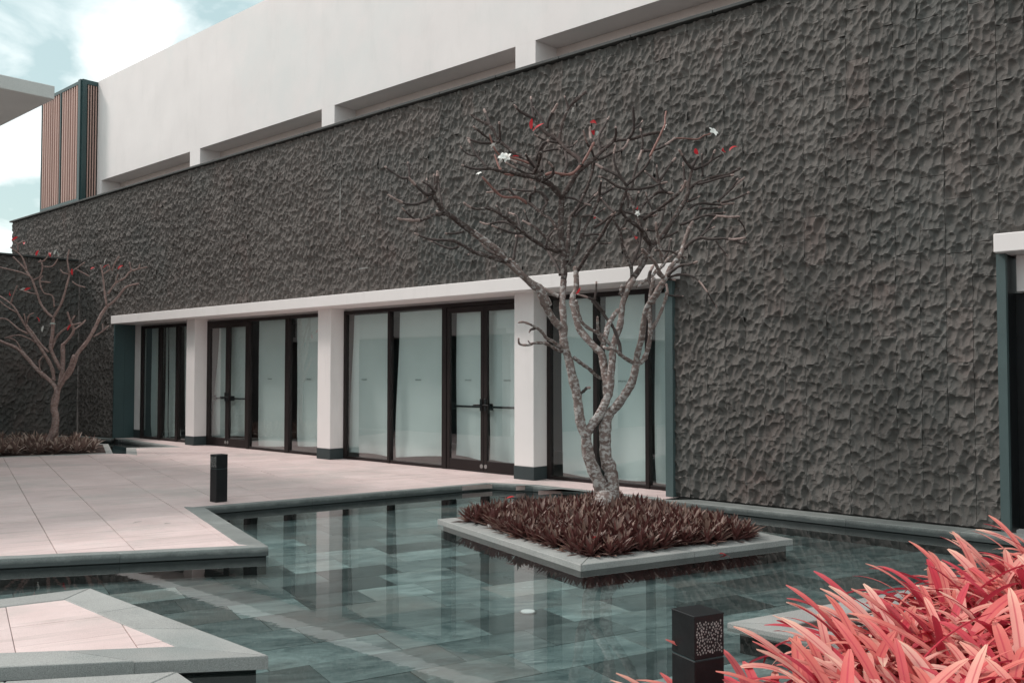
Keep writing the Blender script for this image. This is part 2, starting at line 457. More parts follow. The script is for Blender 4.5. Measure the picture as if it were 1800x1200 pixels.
def m_leaf(name, base, mid, tip, back, rib, rnd_a, rnd_b, transl=.3, rough=.45, ribw=.07):
    """leaf: v runs along the blade, u across"""
    m, nd, lk, out = new_mat(name)
    uv = nd.new('ShaderNodeUVMap'); sp = nd.new('ShaderNodeSeparateXYZ'); lk.new(uv.outputs[0], sp.inputs[0])
    rp = ramp(nd, [(0, base), (.42, mid), (.82, mid), (1, tip)]); lk.new(sp.outputs[1], rp.inputs[0])
    oi = nd.new('ShaderNodeObjectInfo')
    r2 = ramp(nd, [(0, rnd_a), (.45, (1, 1, 1)), (1, rnd_b)]); lk.new(oi.outputs['Random'], r2.inputs[0])
    c = mix(nd, lk, rp.outputs[0], r2.outputs[0], 1.0, 'MULTIPLY')
    s1 = nd.new('ShaderNodeMath'); s1.operation = 'SUBTRACT'; s1.inputs[1].default_value = .5; lk.new(sp.outputs[0], s1.inputs[0])
    s2 = nd.new('ShaderNodeMath'); s2.operation = 'ABSOLUTE'; lk.new(s1.outputs[0], s2.inputs[0])
    rb = ramp_f(nd, lk, s2.outputs[0], ribw, 0.0, .75)
    c = mix(nd, lk, c, rib, rb)
    str_ = noise(nd, lk, 9, vec=uv.outputs[0], detail=3, stretch=(6, .35, 1))
    c = mix(nd, lk, c, rib, ramp_f(nd, lk, str_, .55, .8, .45))
    ge = nd.new('ShaderNodeNewGeometry')
    c = mix(nd, lk, c, back, ge.outputs['Backfacing'])
    p = N(nd, 'BsdfPrincipled', Roughness=rough); lk.new(c, p.inputs['Base Color']); p.inputs['Specular IOR Level'].default_value = .4
    tr = nd.new('ShaderNodeBsdfTranslucent'); lk.new(c, tr.inputs[0])
    mx = nd.new('ShaderNodeMixShader'); mx.inputs[0].default_value = transl
    lk.new(p.outputs[0], mx.inputs[1]); lk.new(tr.outputs[0], mx.inputs[2]); lk.new(mx.outputs[0], out.inputs[0]); return m
M_LILY = m_leaf('coral_strap_leaf', (.34, .014, .040), (.76, .195, .165), (.82, .31, .235), (.50, .042, .075), (.52, .030, .072), (.78, .26, .50), (1.1, 2.2, 2.2), ribw=.12)
M_RHOEO = m_leaf('bronze_leaf', (.055, .026, .022), (.185, .112, .090), (.19, .11, .085), (.135, .050, .046), (.10, .05, .042), (.7, .62, .62), (1.25, 1.25, 1.2), transl=.12, rough=.42)
M_RHOEOP = m_leaf('pale_bronze_leaf', (.13, .085, .07), (.30, .22, .18), (.31, .21, .165), (.23, .15, .13), (.18, .12, .10), (.7, .65, .65), (1.2, 1.2, 1.2), transl=.15, rough=.45)
M_REDLEAF = m_leaf('red_leaf', (.45, .03, .03), (.62, .03, .04), (.5, .03, .03), (.5, .03, .04), (.7, .12, .1), (.8, .8, .8), (1.2, 1.2, 1.2), transl=.35)
M_GREYLEAF = m_leaf('pale_leaf', (.3, .33, .3), (.34, .38, .35), (.3, .3, .28), (.4, .42, .4), (.3, .3, .28), (.9, .9, .9), (1.1, 1.1, 1.1), transl=.3)
M_PETAL = basic('white_petal', (.82, .80, .76), var=.05, rough=.6, bmp=0)
def m_bark(name, dark, mid, light, lich):
    m, nd, lk, out = new_mat(name)
    p = N(nd, 'BsdfPrincipled', Roughness=.85); p.inputs['Specular IOR Level'].default_value = .25
    a = mix(nd, lk, dark, mid, ramp_f(nd, lk, noise(nd, lk, 9, detail=6, rough=.65), .3, .7))
    l = noise(nd, lk, 26, detail=5, rough=.62, stretch=(.8, .8, 1.2))
    hz = noise(nd, lk, 1.6, detail=3)
    sm = nd.new('ShaderNodeMath'); sm.operation = 'ADD'; lk.new(l, sm.inputs[0])
    # lichen is thick on the stems and fades in the upper twigs
    ge = nd.new('ShaderNodeNewGeometry'); sx = nd.new('ShaderNodeSeparateXYZ'); lk.new(ge.outputs['Position'], sx.inputs[0])
    hh = ramp_f(nd, lk, sx.outputs[2], 4.0, 1.0, .085); lk.new(hh, sm.inputs[1])
    a = mix(nd, lk, a, light, ramp_f(nd, lk, sm.outputs[0], .555, .64, lich))
    f = noise(nd, lk, 60, detail=5, rough=.7)
    rings = noise(nd, lk, 10, detail=4, rough=.7, stretch=(.6, .6, 4.5))
    a = mix(nd, lk, a, [v*.5 for v in dark], ramp_f(nd, lk, rings, .60, .72, .7))
    lk.new(a, p.inputs['Base Color'])
    ad = nd.new('ShaderNodeMath'); ad.operation = 'ADD'; lk.new(f, ad.inputs[0]); lk.new(rings, ad.inputs[1])
    lk.new(bump(nd, lk, ad.outputs[0], .7, .012), p.inputs['Normal'])
    lk.new(p.outputs[0], out.inputs[0]); return m
M_BARK = m_bark('lichen_bark', (.12, .080, .070), (.28, .215, .195), (.50, .47, .45), .82)
M_BARKD = m_bark('dark_limb_bark', (.045, .031, .028), (.098, .070, .063), (.30, .275, .26), .6)
M_BARK2 = m_bark('plain_bark', (.21, .14, .125), (.34, .235, .21), (.42, .34, .315), .6)
M_TWIG = basic('young_twig', (.058, .041, .037), var=.45, scale=16, rough=.8, fine=.2, fscale=90, bmp=.9, bd=.008, tint=(.13, .09, .08), tscale=4)
M_TIP = basic('pale_twig', (.33, .235, .212), var=.4, scale=18, rough=.8, fine=.2, fscale=90, bmp=.9, bd=.008, tint=(.13, .09, .08), tscale=5)
M_STALK = basic('flower_stalk', (.22, .10, .082), var=.4, scale=10, rough=.6)
M_LIME = basic('lime_bloom', (.23, .225, .213), var=.25, scale=20, rough=.9, fine=.3, fscale=60)
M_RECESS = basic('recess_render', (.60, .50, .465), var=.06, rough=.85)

# ---------------------------------------------------------------- ground, pool floor, water
WZ, PZ = -0.085, -0.25
g = MB(); g.v = [(-900, -900, -.6), (900, -900, -.6), (900, 900, -.6), (-900, 900, -.6)]; g.f = [(0, 1, 2, 3)]
tag(g.build('ground', M_GROUND), kind='structure')
_cf = Vector((-.6794*.9994, .7338*.9994, .0348)); _cr = Vector((.7338, .6794, 0)); _cu = _cr.cross(_cf)
def in_view(p, m=0.04):
    d = Vector(p) - Vector((0, 0, 1.6)); w = d.dot(_cf)
    if w < .3: return False
    return abs(d.dot(_cr)/w) < .547 + m and abs(d.dot(_cu)/w) < .365 + m
def lay(pieces, name, parent, mat, smooth=False, limit=300):
    """pieces: (centre, verts, faces); the nearest in view become parts of their own, the rest one part"""
    def key(c):
        d = (Vector(c) - Vector((0, 0, 1.6))).length
        return d if in_view(c) else d + 1000
    pieces = sorted(pieces, key=lambda q: key(q[0]))
    for c, v, f in pieces[:limit]:
        c = Vector(c)
        o = obj(name, mesh(name, [tuple(Vector(p) - c) for p in v], f, mat, smooth), parent)
        o.location = c
    rest = pieces[limit:]
    if rest:
        V = []; F = []
        for c, v, f in rest:
            b = len(V); V += [tuple(p) for p in v]; F += [tuple(i + b for i in q) for q in f]
        o = obj(name + 's', mesh(name + 's', V, F, mat, smooth), parent); o['kind'] = 'stuff'

TERR = [(-12.4, -2.7), (-7.59, 4.875), (-10.371, 5.777), (-9.581, 9.845), (-8.95, 10.10), (-6.75, 10.12), (-6.75, 11.05), (-23.2, 11.05),
        (-23.2, 10.44), (-22.9, 10.40), (-19.613, 10.089), (-19.988, 9.264), (-18.52, 8.586), (-18.771, 8.445), (-19.52, 6.571), (-22.2, -0.4)]
pf = MB(); pf.prism([(-27, -4), (4, -4), (4, 10.6), (-27, 10.6)], -.5, PZ - .012)
pool = tag(pf.build('pool_floor', M_JOINT), kind='structure')
tiles = []
rnd = random.Random(3)
for j in range(-5, 30):
    b0 = j * 0.45
    off = rnd.uniform(0, .6)
    a = -4.0 + off
    while a < 12:
        L = rnd.choice((.55, .7, .7, .9))
        # rows run along Q, so swap the roles
        x0, x1 = a + .003, a + L - .003
        cx, cy = pq(b0 + .225, a + L/2)
        a += L
        poly = [pq(b0 + .003, x0), pq(b0 + .003, x1), pq(b0 + .447, x1), pq(b0 + .447, x0)]
        if cy > 10.35 or cy < 1.2 or cx > 2.2: continue
        if all(inside(p, TERR) for p in poly): continue
        if not in_view((cx, cy, PZ), .15): continue
        m = MB(); m.prism(poly, PZ - .02, PZ + rnd.uniform(-.0015, .0015), .002)
        tiles.append(((cx, cy, PZ), m.v, m.f))
lay(tiles, 'slate_tile', pool, M_SLATE)
w = MB(); nx, ny = 40, 24
w.v = [(-27 + 31*i/nx, -4 + 14.44*j/ny, WZ) for j in range(ny+1) for i in range(nx+1)]
w.f = [(j*(nx+1)+i, j*(nx+1)+i+1, (j+1)*(nx+1)+i+1, (j+1)*(nx+1)+i) for j in range(ny) for i in range(nx)]
tag(w.build('water', M_WATER), kind='structure')

def curb(poly, edges, width, z0, z1, seg, mat, parent, name='curb_stone', ch=.006):
    inn = inset(poly, width); n = len(poly); rr = random.Random(5)
    for i in edges:
        a, b, c, d = Vector(poly[i]), Vector(poly[(i+1) % n]), Vector(inn[(i+1) % n]), Vector(inn[i])
        L = (b - a).length; k = max(1, round(L / seg)); g_ = .002 / L
        for s in range(k):
            t0, t1 = s/k + g_, (s+1)/k - g_
            q = [a.lerp(b, t0), a.lerp(b, t1), d.lerp(c, t1), d.lerp(c, t0)]
            cx = sum((v.x for v in q)) / 4; cy = sum((v.y for v in q)) / 4
            dz = rr.uniform(-.0012, .0012)
            m = MB(); m.prism([(v.x - cx, v.y - cy) for v in q], z0, z1 + dz, ch)
            o = m.build(name, mat, parent); o.location = (cx, cy, 0)
def pave(poly, parent, z0, z1, rowq, lens, seed, shrink=0.0, name='paving_slab', gap=.004):
    rr = random.Random(seed); P = [to_pq(*p) for p in poly]
    if shrink: poly = inset(poly, shrink)
    amin, amax = min(p[0] for p in P), max(p[0] for p in P); bmin, bmax = min(p[1] for p in P), max(p[1] for p in P)
    out = []; b = bmin - .3 + rr.random()*.2
    while b < bmax:
        W = rr.choice(rowq); a = amin - rr.random()*.6
        while a < amax:
            L = rr.choice(lens)
            rect = [pq(a + gap/2, b + gap/2), pq(a + L - gap/2, b + gap/2), pq(a + L - gap/2, b + W - gap/2), pq(a + gap/2, b + W - gap/2)]
            if area(rect) < 0: rect = rect[::-1]
            a += L
            c = clip(poly, rect)
            if len(c) < 3 or abs(area(c)) < .004: continue
            cx = sum(p[0] for p in c)/len(c); cy = sum(p[1] for p in c)/len(c)
            m = MB(); m.prism(c, z0, z1 + rr.uniform(-.0015, .0015), .0025)
            out.append(((cx, cy, z1), m.v, m.f))
        b += W
    lay(out, name, parent, M_PAVER)

# terrace
tb = MB(); tb.prism(inset(TERR, .015), -.5, -.012)
terrace = tag(tb.build('terrace', M_DARKBASE), kind='structure')
inner = inset(TERR, .02)
pave(inner, terrace, -.06, 0.0, (.85, .85, .62), (.36, .42, .48, .6), 21, gap=.0055)
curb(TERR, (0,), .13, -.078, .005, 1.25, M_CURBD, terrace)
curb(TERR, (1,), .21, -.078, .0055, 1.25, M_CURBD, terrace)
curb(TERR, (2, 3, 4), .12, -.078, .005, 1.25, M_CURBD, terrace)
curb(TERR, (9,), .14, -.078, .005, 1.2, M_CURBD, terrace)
curb(TERR, (10, 11), .2, -.07, .005, 1.2, M_GRANITE, terrace)
# curb of the pool along the stone wall
wc = tag(MB().box(-6.74, 1.6, 10.14, 10.40, -.5, -.07).build('pool_curb', M_DARKBASE), kind='structure')
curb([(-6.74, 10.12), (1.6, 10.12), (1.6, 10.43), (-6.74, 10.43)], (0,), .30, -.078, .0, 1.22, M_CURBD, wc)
# narrow edge along the far wing and wall, behind the small planter
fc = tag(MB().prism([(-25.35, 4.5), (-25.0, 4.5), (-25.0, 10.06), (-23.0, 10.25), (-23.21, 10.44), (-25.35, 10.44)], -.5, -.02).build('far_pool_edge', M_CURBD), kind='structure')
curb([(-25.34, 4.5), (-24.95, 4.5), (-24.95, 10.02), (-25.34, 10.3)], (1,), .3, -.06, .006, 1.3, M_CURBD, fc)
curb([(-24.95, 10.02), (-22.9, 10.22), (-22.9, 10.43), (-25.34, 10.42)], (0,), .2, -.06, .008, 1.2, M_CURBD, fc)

# stone platforms set in the water
def platform(name, poly, edges, cw, seed):
    if area(poly) < 0: raise Exception('cw')
    b = MB(); b.prism(inset(poly, .035), -.5, -.016)
    o = tag(b.build(name, M_DARKBASE), kind='structure')
    pave(inset(poly, .03), o, -.055, 0.0, (.6, .62), (.5, .75, .95), seed)
    curb(poly, edges, cw, -.070, .006, .78, M_GRANITE, o)
    return o
platform('stone_platform', [(-7.9, -.9), (-6.95, .18), (-4.66, 3.0), (-7.10, 3.03)], (0, 1, 2, 3), .27, 4)
platform('stone_platform', [(-6.3, .45), (-3.2, .45), (-3.1, 2.28), (-4.771, 2.509)], (0, 1, 2, 3), .27, 9)

# ---------------------------------------------------------------- the stone wall
_T = RNG.random((5, 256, 256))
def _layer(u, z, cw, ch, a, d0, d1, tilt, o):
    iu = np.floor(u / cw).astype(int); iz = np.floor(z / ch).astype(int)
    best = np.full(u.shape, 9.0)
    for di in (-1, 0, 1):
        for dj in (-1, 0, 1):
            ci, cj = iu + di, iz + dj
            A, B = (ci * 7 + o) % 256, (cj * 13 + o * 3 + ci) % 256
            pu = (ci + .08 + .84 * _T[0, A, B]) * cw
            pz = (cj + .08 + .84 * _T[1, A, B]) * ch
            du, dz = (u - pu) / cw, (z - pz) / ch
            sh = .7 + .7 * _T[3, A, B]
            # chisel scoops: steep under the upper left lip, running out flat below
            du2 = du * np.where(du < 0, 1.35, .85); dz2 = dz * np.where(dz > 0, 1.5, .75)
            h = a * (du2*du2*sh + dz2*dz2/sh) - (d0 + (d1 - d0) * _T[2, A, B]) + tilt * (_T[4, A, B] - .5) * (-dz) + tilt * (_T[3, B, A] - .5) * du
            best = np.minimum(best, h)
    return best
def relief(u, z, o, t=0):
    wu = u + .012*np.sin(z*19 + o); wz = z + .012*np.sin(u*23 + o*2)
    h1 = _layer(wu, wz, .114, .156, .118, .004, .050, .038, 11 + o)
    h2 = _layer(wu + .3, wz + .1, .070, .085, .060, -.036, .040, .024, 57 + o)
    h3 = _layer(wu + .7, wz + .4, .040, .050, .026, -.050, .032, .016, 91 + o + t)
    h = np.minimum(np.minimum(h1, h2), h3)
    return np.clip(h, -.060, .030)
def stone_tiles(rects, place, seed, ru=15, rz=30):
    """rects: (u0, u1, z0, z1); place(u, z, h) -> world verts"""
    out = []
    for ti, (u0, u1, z0, z1) in enumerate(rects):
        W, H = u1 - u0, z1 - z0
        nu = max(4, int(ru * W / .265)); nz = max(4, int(rz * H / .58))
        pu = np.concatenate([[0.0, .0035/W], np.linspace(.014/W, 1 - .014/W, nu), [1 - .0035/W, 1.0]])
        pz = np.concatenate([[0.0, .0035/H], np.linspace(.014/H, 1 - .014/H, nz), [1 - .0035/H, 1.0]])
        U, Z = np.meshgrid(u0 + pu*W, z0 + pz*H)
        h = relief(U, Z, seed, (ti * 29) % 211) + ((ti * 37) % 11 - 5) * .0005
        h[0, :] = h[1, :] - .012; h[-1, :] = h[-2, :] - .012; h[1:-1, 0] = h[1:-1, 1] - .014; h[1:-1, -1] = h[1:-1, -2] - .014
        v = place(U.ravel(), Z.ravel(), h.ravel())
        n, m = U.shape
        idx = np.arange(n*m).reshape(n, m)
        f = np.stack([idx[:-1, :-1], idx[:-1, 1:], idx[1:, 1:], idx[1:, :-1]], -1).reshape(-1, 4)
        out.append((tuple(np.array(v).mean(0)), v, f.tolist()))
    return out
def grid_rects(u0, u1, z0, z1, holes, tw=.265, th=.58, seed=1):
    res = []; rr = random.Random(seed); i = 0; u = u0
    while u < u1 - .02:
        ue = min(u + tw, u1)
        z = z0 - (th*.5 if i % 2 else 0.0) - rr.uniform(0, .05)
        while z < z1 - .02:
            a, b = max(z, z0), min(z + th, z1); z += th
            if b - a < .04: continue
            parts = [(u, ue, a, b)]
            for (h0, h1, k0, k1) in holes:
                nxt = []
                for (p0, p1, q0, q1) in parts:
                    if p1 <= h0 or p0 >= h1 or q1 <= k0 or q0 >= k1: nxt.append((p0, p1, q0, q1)); continue
                    if q1 > k1: nxt.append((p0, p1, k1, q1))
                    if q0 < k0: nxt.append((p0, p1, q0, k0))
                    if p0 < h0: nxt.append((p0, h0, max(q0, k0), min(q1, k1)))
                    if p1 > h1: nxt.append((h1, p1, max(q0, k0), min(q1, k1)))
                parts = nxt
            res += [p for p in parts if p[1]-p[0] > .03 and p[3]-p[2] > .03]
        u = ue; i += 1
    return res
STREAKS = [(-13.96, -13.93, 4.30, 5.22), (-13.38, -13.15, 4.05, 4.07), (-13.38, -13.12, 3.475, 3.495)]
WY0 = 10.44
OPEN = [(-23.2, -6.80, -1, 3.0), (-2.86, 9, -1, 2.98), (-40, -25.42, -1, 4.4)]
building = empty('building', (-14, 11, 0), 'long building with a dark split-stone wall, glazed doors and white upper storey', 'building')
def bpart(o):  # keep world position under the building's empty
    o.matrix_parent_inverse = Matrix.Translation((14, -11, 0)); return o
bk = MB()
bk.box(-30.4, 6.0, 10.53, 10.95, 3.02, 6.20)
bk.box(-30.4, -23.215, 10.53, 10.96, -.5, 3.015)
bk.box(-6.795, -2.86, 10.53, 10.96, -.5, 3.015)
clad = bpart(bk.build('stone_cladding', M_JOINT, building)); clad['label'] = 'dark grey chiselled stone facing'
rects = grid_rects(-30.4, 1.3, .012, 6.19, OPEN)
st = stone_tiles(rects, lambda u, z, h: np.stack([u, WY0 - h, z], 1), 3, 18, 38)
def lay_under(pieces, name, parent, mat, inv, **k):
    before = set(o.name for o in bpy.data.objects)
    lay(pieces, name, parent, mat, **k)
    for o in bpy.data.objects:
        if o.name not in before: o.matrix_parent_inverse = inv
INV = Matrix.Translation((14, -11, 0))
lay(st, 'stone', clad, M_STONE, smooth=False)
# lime that has run down the stone face
for (u0, u1, z0, z1) in STREAKS:
    U, Z = np.meshgrid(np.linspace(u0, u1, 4), np.linspace(z0, z1, 50)); hw = .5 + .5*np.sin(Z*17 + u0*9)
    U = (u0+u1)/2 + (U - (u0+u1)/2) * (.35 + .65*hw)
    h = np.full(U.shape, .034)
    idx = np.arange(200).reshape(50, 4); F_ = np.stack([idx[:-1, :-1], idx[:-1, 1:], idx[1:, 1:], idx[1:, :-1]], -1).reshape(-1, 4)
    obj('lime_streak', mesh('lime_streak', np.stack([U.ravel(), WY0 - h.ravel(), Z.ravel()], 1), F_.tolist(), M_LIME), clad)
# coping along the wall top
x = -30.45
while x < 5:
    m = MB(); m.cbox(x + .003, min(x + 1.28, 6) - .003, 10.385, 10.97, 6.20, 6.245, .005)
    bpart(m.build('coping_stone', M_COPING, building)); x += 1.28

# white upper storey with deep recesses
UY, UT = 11.0, 9.66
up_ = MB()
up_.box(-25.74, 6, UY, 14.0, 6.88, UT)
xs_open = [(-25.45, -20.62), (-20.15, -15.36), (-14.94, -10.11), (-9.68, -4.85), (-4.42, .4)]
prev = -25.74
for a, b in xs_open:
    up_.box(prev, a, UY + .0, 11.9, 6.15, 6.879); prev = b
up_.box(prev, 6, UY, 11.9, 6.15, 6.879)
bpart(up_.build('upper_wall', M_WHITE, building))
rb = MB().box(-25.5, 5.8, 11.52, 11.7, 6.1, 6.877)
bpart(rb.build('recess_back', M_RECESS, building))

# ---------------------------------------------------------------- door openings under the long canopy
FY = 10.93
cp = MB().cbox(-23.06, -6.68, 10.25, 11.02, 2.84, 3.04, .008)
c_ = bpart(cp.build('canopy', M_FASCIA, building)); c_['label'] = 'long thin white canopy over the glazed doors'
hd = MB().box(-23.2, -6.8, 10.965, 11.3, 2.80, 3.1)
bpart(hd.build('bulkhead', M_FASCIA, building))
def column(x0, x1, y0=10.60, y1=10.96):
    o = bpart(MB().cbox(x0, x1, y0, y1, .20, 2.845, .006).build('column', M_FASCIA, building))
    p = MB().cbox(x0 - .006, x1 + .006, y0 - .006, y1, .0, .198, .004).build('plinth', M_PLINTH, o)
for x0, x1 in ((-19.93, -19.55), (-14.88, -14.47), (-9.77, -9.37)): column(x0, x1)
column(-23.17, -22.80, 10.925, 11.05)
jb = MB(); jb.box(-23.215, -23.17, 10.40, 10.66, 0, 2.84); jb.box(-23.215, -23.172, 10.664, 10.93, 0, 2.84)
j1 = bpart(jb.build('door_jamb', M_TEAL, building)); j1['label'] = 'teal metal jamb panel at the far end of the doors'
jr = MB().box(-6.89, -6.775, 10.405, 11.0, 0, 2.84)
j2 = bpart(jr.build('door_jamb', M_TEALROUGH, building)); j2['label'] = 'teal textured jamb at the near end of the doors'
# interior room
room = MB()
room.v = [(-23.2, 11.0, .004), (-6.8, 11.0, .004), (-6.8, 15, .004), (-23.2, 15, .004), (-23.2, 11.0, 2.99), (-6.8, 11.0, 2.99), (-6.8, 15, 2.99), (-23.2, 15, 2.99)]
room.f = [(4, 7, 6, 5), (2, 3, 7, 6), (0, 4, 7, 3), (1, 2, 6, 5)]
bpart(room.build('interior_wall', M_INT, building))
rf = MB(); rf.box(-23.2, -6.8, 11.06, 15, -.2, .003)
bpart(rf.build('interior_floor', M_INTFLOOR, building))
Y0, Y1 = 10.90, 10.985      # frame depth
FT = 2.80
def glazing(x0, x1, mulls, doors):
    """one bay: outer frame, mullions (a, b), pane between; doors = indices of panes that are door pairs"""
    fr = MB()
    fr.cbox(x0, x0 + .07, Y0, Y1, .0, FT, .004); fr.cbox(x1 - .07, x1, Y0, Y1, .0, FT, .004)
    fr.cbox(x0 + .0705, x1 - .0705, Y0 + .002, Y1 - .002, FT - .07, FT - .001, .004)
    edges = [x0 + .07]
    for a, b in mulls:
        fr.cbox(a, b, Y0 - .01, Y1 - .003, .0, FT - .0705, .004); edges += [a, b]
    edges.append(x1 - .07)
    panes = [(edges[i], edges[i+1]) for i in range(0, len(edges), 2)]
    for i, (a, b) in enumerate(panes):
        if i not in doors: fr.cbox(a + .0005, b - .0005, Y0 + .004, Y1 - .004, .004, .055, .003)
    win = bpart(fr.build('window', M_FRAME, building))
    for i, (a, b) in enumerate(panes):
        if i not in doors:
            MB().box(a - .01, b + .01, 10.94, 10.948, .05, FT - .06).build('pane', M_GLASS, win)
        else:
            m_ = (a + b) / 2
            for (p, q, s) in ((a + .008, m_ - .003, 1), (m_ + .003, b - .008, -1)):
                d = MB()
                d.cbox(p, p + .07, 10.90, 10.96, .012, FT - .078, .004); d.cbox(q - .07, q, 10.90, 10.96, .012, FT - .078, .004)
                d.cbox(p + .0705, q - .0705, 10.902, 10.958, .012, .19, .004); d.cbox(p + .0705, q - .0705, 10.902, 10.958, FT - .17, FT - .079, .004)
                dr = bpart(d.build('door', M_FRAME, building))
                MB().box(p + .06, q - .06, 10.926, 10.934, .18, FT - .16).build('pane', M_GLASS, dr)
                pb = MB(); pb.tube([(p + .06, 11.03, 1.06), (q - .06, 11.03, 1.06)], [.018, .018], 8)
                pb.cbox(p + .02, p + .07, 10.962, 11.05, 1.01, 1.12, .006); pb.cbox(q - .07, q - .02, 10.962, 11.05, 1.01, 1.12, .006)
                pb.build('push_bar', M_BLACK, dr)
                hx = q - .045 if s == 1 else p + .045
                h = MB(); h.cbox(hx - .024, hx + .024, 10.875, 10.899, 1.0, 1.2, .008)
                h.tube([(hx, 10.875, 1.10), (hx, 10.84, 1.10), (hx - s*.02, 10.835, 1.10), (hx - s*.12, 10.835, 1.095)], [.011]*4, 8)
                h.build('handle', M_BLACK, dr)
                if s == 1 or True:
                    k = MB(); ang = [2*math.pi*t/14 for t in range(14)]
                    k.tube([(hx, 10.899, .10), (hx, 10.894, .10)], [.035, .032], 14); k.build('bolt_cover', M_STEEL, dr)
glazing(-22.80, -20.0, [(-21.86, -21.75), (-20.99, -20.88)], ())
glazing(-19.55, -14.88, [(-17.86, -17.78), (-16.42, -16.28)], (0,))
glazing(-14.47, -9.77, [(-13.16, -13.095), (-11.72, -11.61)], (2,))
glazing(-9.37, -6.89, [(-8.47, -8.395), (-7.55, -7.485)], ())
# second opening at the right edge of the wall
cp2 = bpart(MB().cbox(-2.84, 4, 10.25, 11.02, 2.83, 3.02, .008).build('canopy', M_FASCIA, building)); cp2['label'] = 'white canopy end at the right edge'
bpart(MB().box(-2.858, -2.772, 10.40, 10.47, 0, 2.83).build('door_jamb', M_TEALROUGH, building))
bpart(MB().cbox(-2.73, 4, 10.62, 11.0, 2.45, 2.829, .006).build('bulkhead', M_FASCIA, building))
dd = MB(); dd.box(-2.858, -2.775, 10.471, 11.0, 0, 2.825); dd.box(-2.774, -2.66, 10.75, 10.98, 0, 2.445); dd.box(-2.655, -1.2, 10.78, 10.97, .01, 2.445); dd.box(-1.195, 4, 10.78, 10.97, .01, 2.445)
bpart(dd.build('dark_door', M_BLACK, building))

# sheets hung behind the panes
def sheet(xt0, xb0, x1, zt, zb, label, mark=None, curl=0.06, y=11.09, seed=0):
    rr = random.Random(seed); ph = [rr.uniform(0, 6) for _ in range(4)]
    nu, nz = 22, 26; v = []; f = []
    for j in range(nz + 1):
        t = j / nz                        # 0 at the top
        s_ = t*t*(3 - 2*t)
        l = xt0 + (xb0 - xt0) * s_ + .012*math.sin(5*t + ph[0])
        for i in range(nu + 1):
            s = i / nu; X = l + (x1 - l) * s
            zz_ = zt + (zb - zt) * t + curl * t**3 * math.sin(2.2*s + ph[1]) * .6
            yy = y + .010*math.sin(7*s + ph[2])*t + .02*t*t*math.sin(3*s + ph[3]) - .05*max(0, t - .9)*5*math.sin(6*s + ph[1])
            v.append((X, yy, zz_))
    for j in range(nz):
        for i in range(nu):
            a = j*(nu+1) + i; f.append((a, a + nu + 1, a + nu + 2, a + 1))
    me = mesh('window_sheet', v, f, M_SHEET, True)
    if mark:
        o = empty('window_sheet', (x1, y, 0), label, 'curtain', 'white sheets hung behind the glazing')
        inv = Matrix.Translation((-x1, -y, 0))
        s_o = obj('cloth', me, o); s_o.matrix_parent_inverse = inv
        mk = MB(); mx = mark; gl = random.Random(seed)
        for k in range(5):
            xx = mx - .075 + k*.032
            mk.box(xx, xx + .004, y - .030, y - .027, 1.487, 1.511); mk.box(xx + .016, xx + .020, y - .030, y - .027, 1.487, 1.511)
            mk.box(xx + .0061, xx + .0159, y - .030, y - .027, 1.487 + .010*(k % 2), 1.492 + .010*(k % 2))
        m_o = mk.build('print', M_PRINT, o); m_o.matrix_parent_inverse = inv
    else:
        o = tag(obj('window_sheet', me), label, 'curtain', 'white sheets hung behind the glazing')
    return o
sheet(-22.60, -22.60, -21.95, 2.74, .08, 'narrow white sheet behind the leftmost pane of the far bay', seed=1)
sheet(-21.86, -21.84, -21.74, 2.74, .08, 'thin white strip of sheet at the middle mullion of the far bay', seed=20)
sheet(-21.70, -21.70, -21.10, 2.74, .08, 'white sheet behind the middle pane of the far bay', seed=2)
sheet(-20.96, -20.85, -20.3, 2.74, .12, 'white sheet sliver beside the farthest column', seed=21)
sheet(-19.36, -19.62, -18.86, 2.66, .16, 'slanting white sheet behind the left leaf of the farther double door', seed=3)
sheet(-18.82, -18.84, -17.98, 2.66, .2, 'white sheet behind the right leaf of the farther double door', seed=4)
sheet(-17.69, -17.69, -16.5, 2.74, .10, 'white sheet in the wide pane right of the farther double door', mark=-17.23, seed=5)
sheet(-16.27, -16.29, -15.1, 2.74, .16, 'white sheet in the pane left of the second column', mark=-15.82, seed=6)
sheet(-14.40, -14.52, -13.24, 2.72, .08, 'white sheet in the pane just right of the second column', mark=-14.04, seed=7)
sheet(-13.06, -13.15, -11.76, 2.72, .12, 'white sheet with curled hem left of the nearer double door', mark=-12.51, curl=.1, seed=8)
sheet(-11.56, -11.55, -10.84, 2.64, .2, 'white sheet behind the left leaf of the nearer double door', mark=-11.25, seed=9)
sheet(-10.78, -10.78, -10.0, 2.64, .18, 'white sheet behind the right leaf of the nearer double door', mark=-10.35, seed=10)
sheet(-9.22, -9.22, -8.5, 2.74, .10, 'white sheet behind the big tree, right of the nearest column', seed=11)
sheet(-8.38, -8.40, -7.56, 2.74, .10, 'white sheet behind the right stem of the big tree', mark=-8.06, seed=12)
sheet(-7.51, -7.50, -7.0, 2.74, .10, 'narrow white sheet beside the near teal jamb', seed=13)

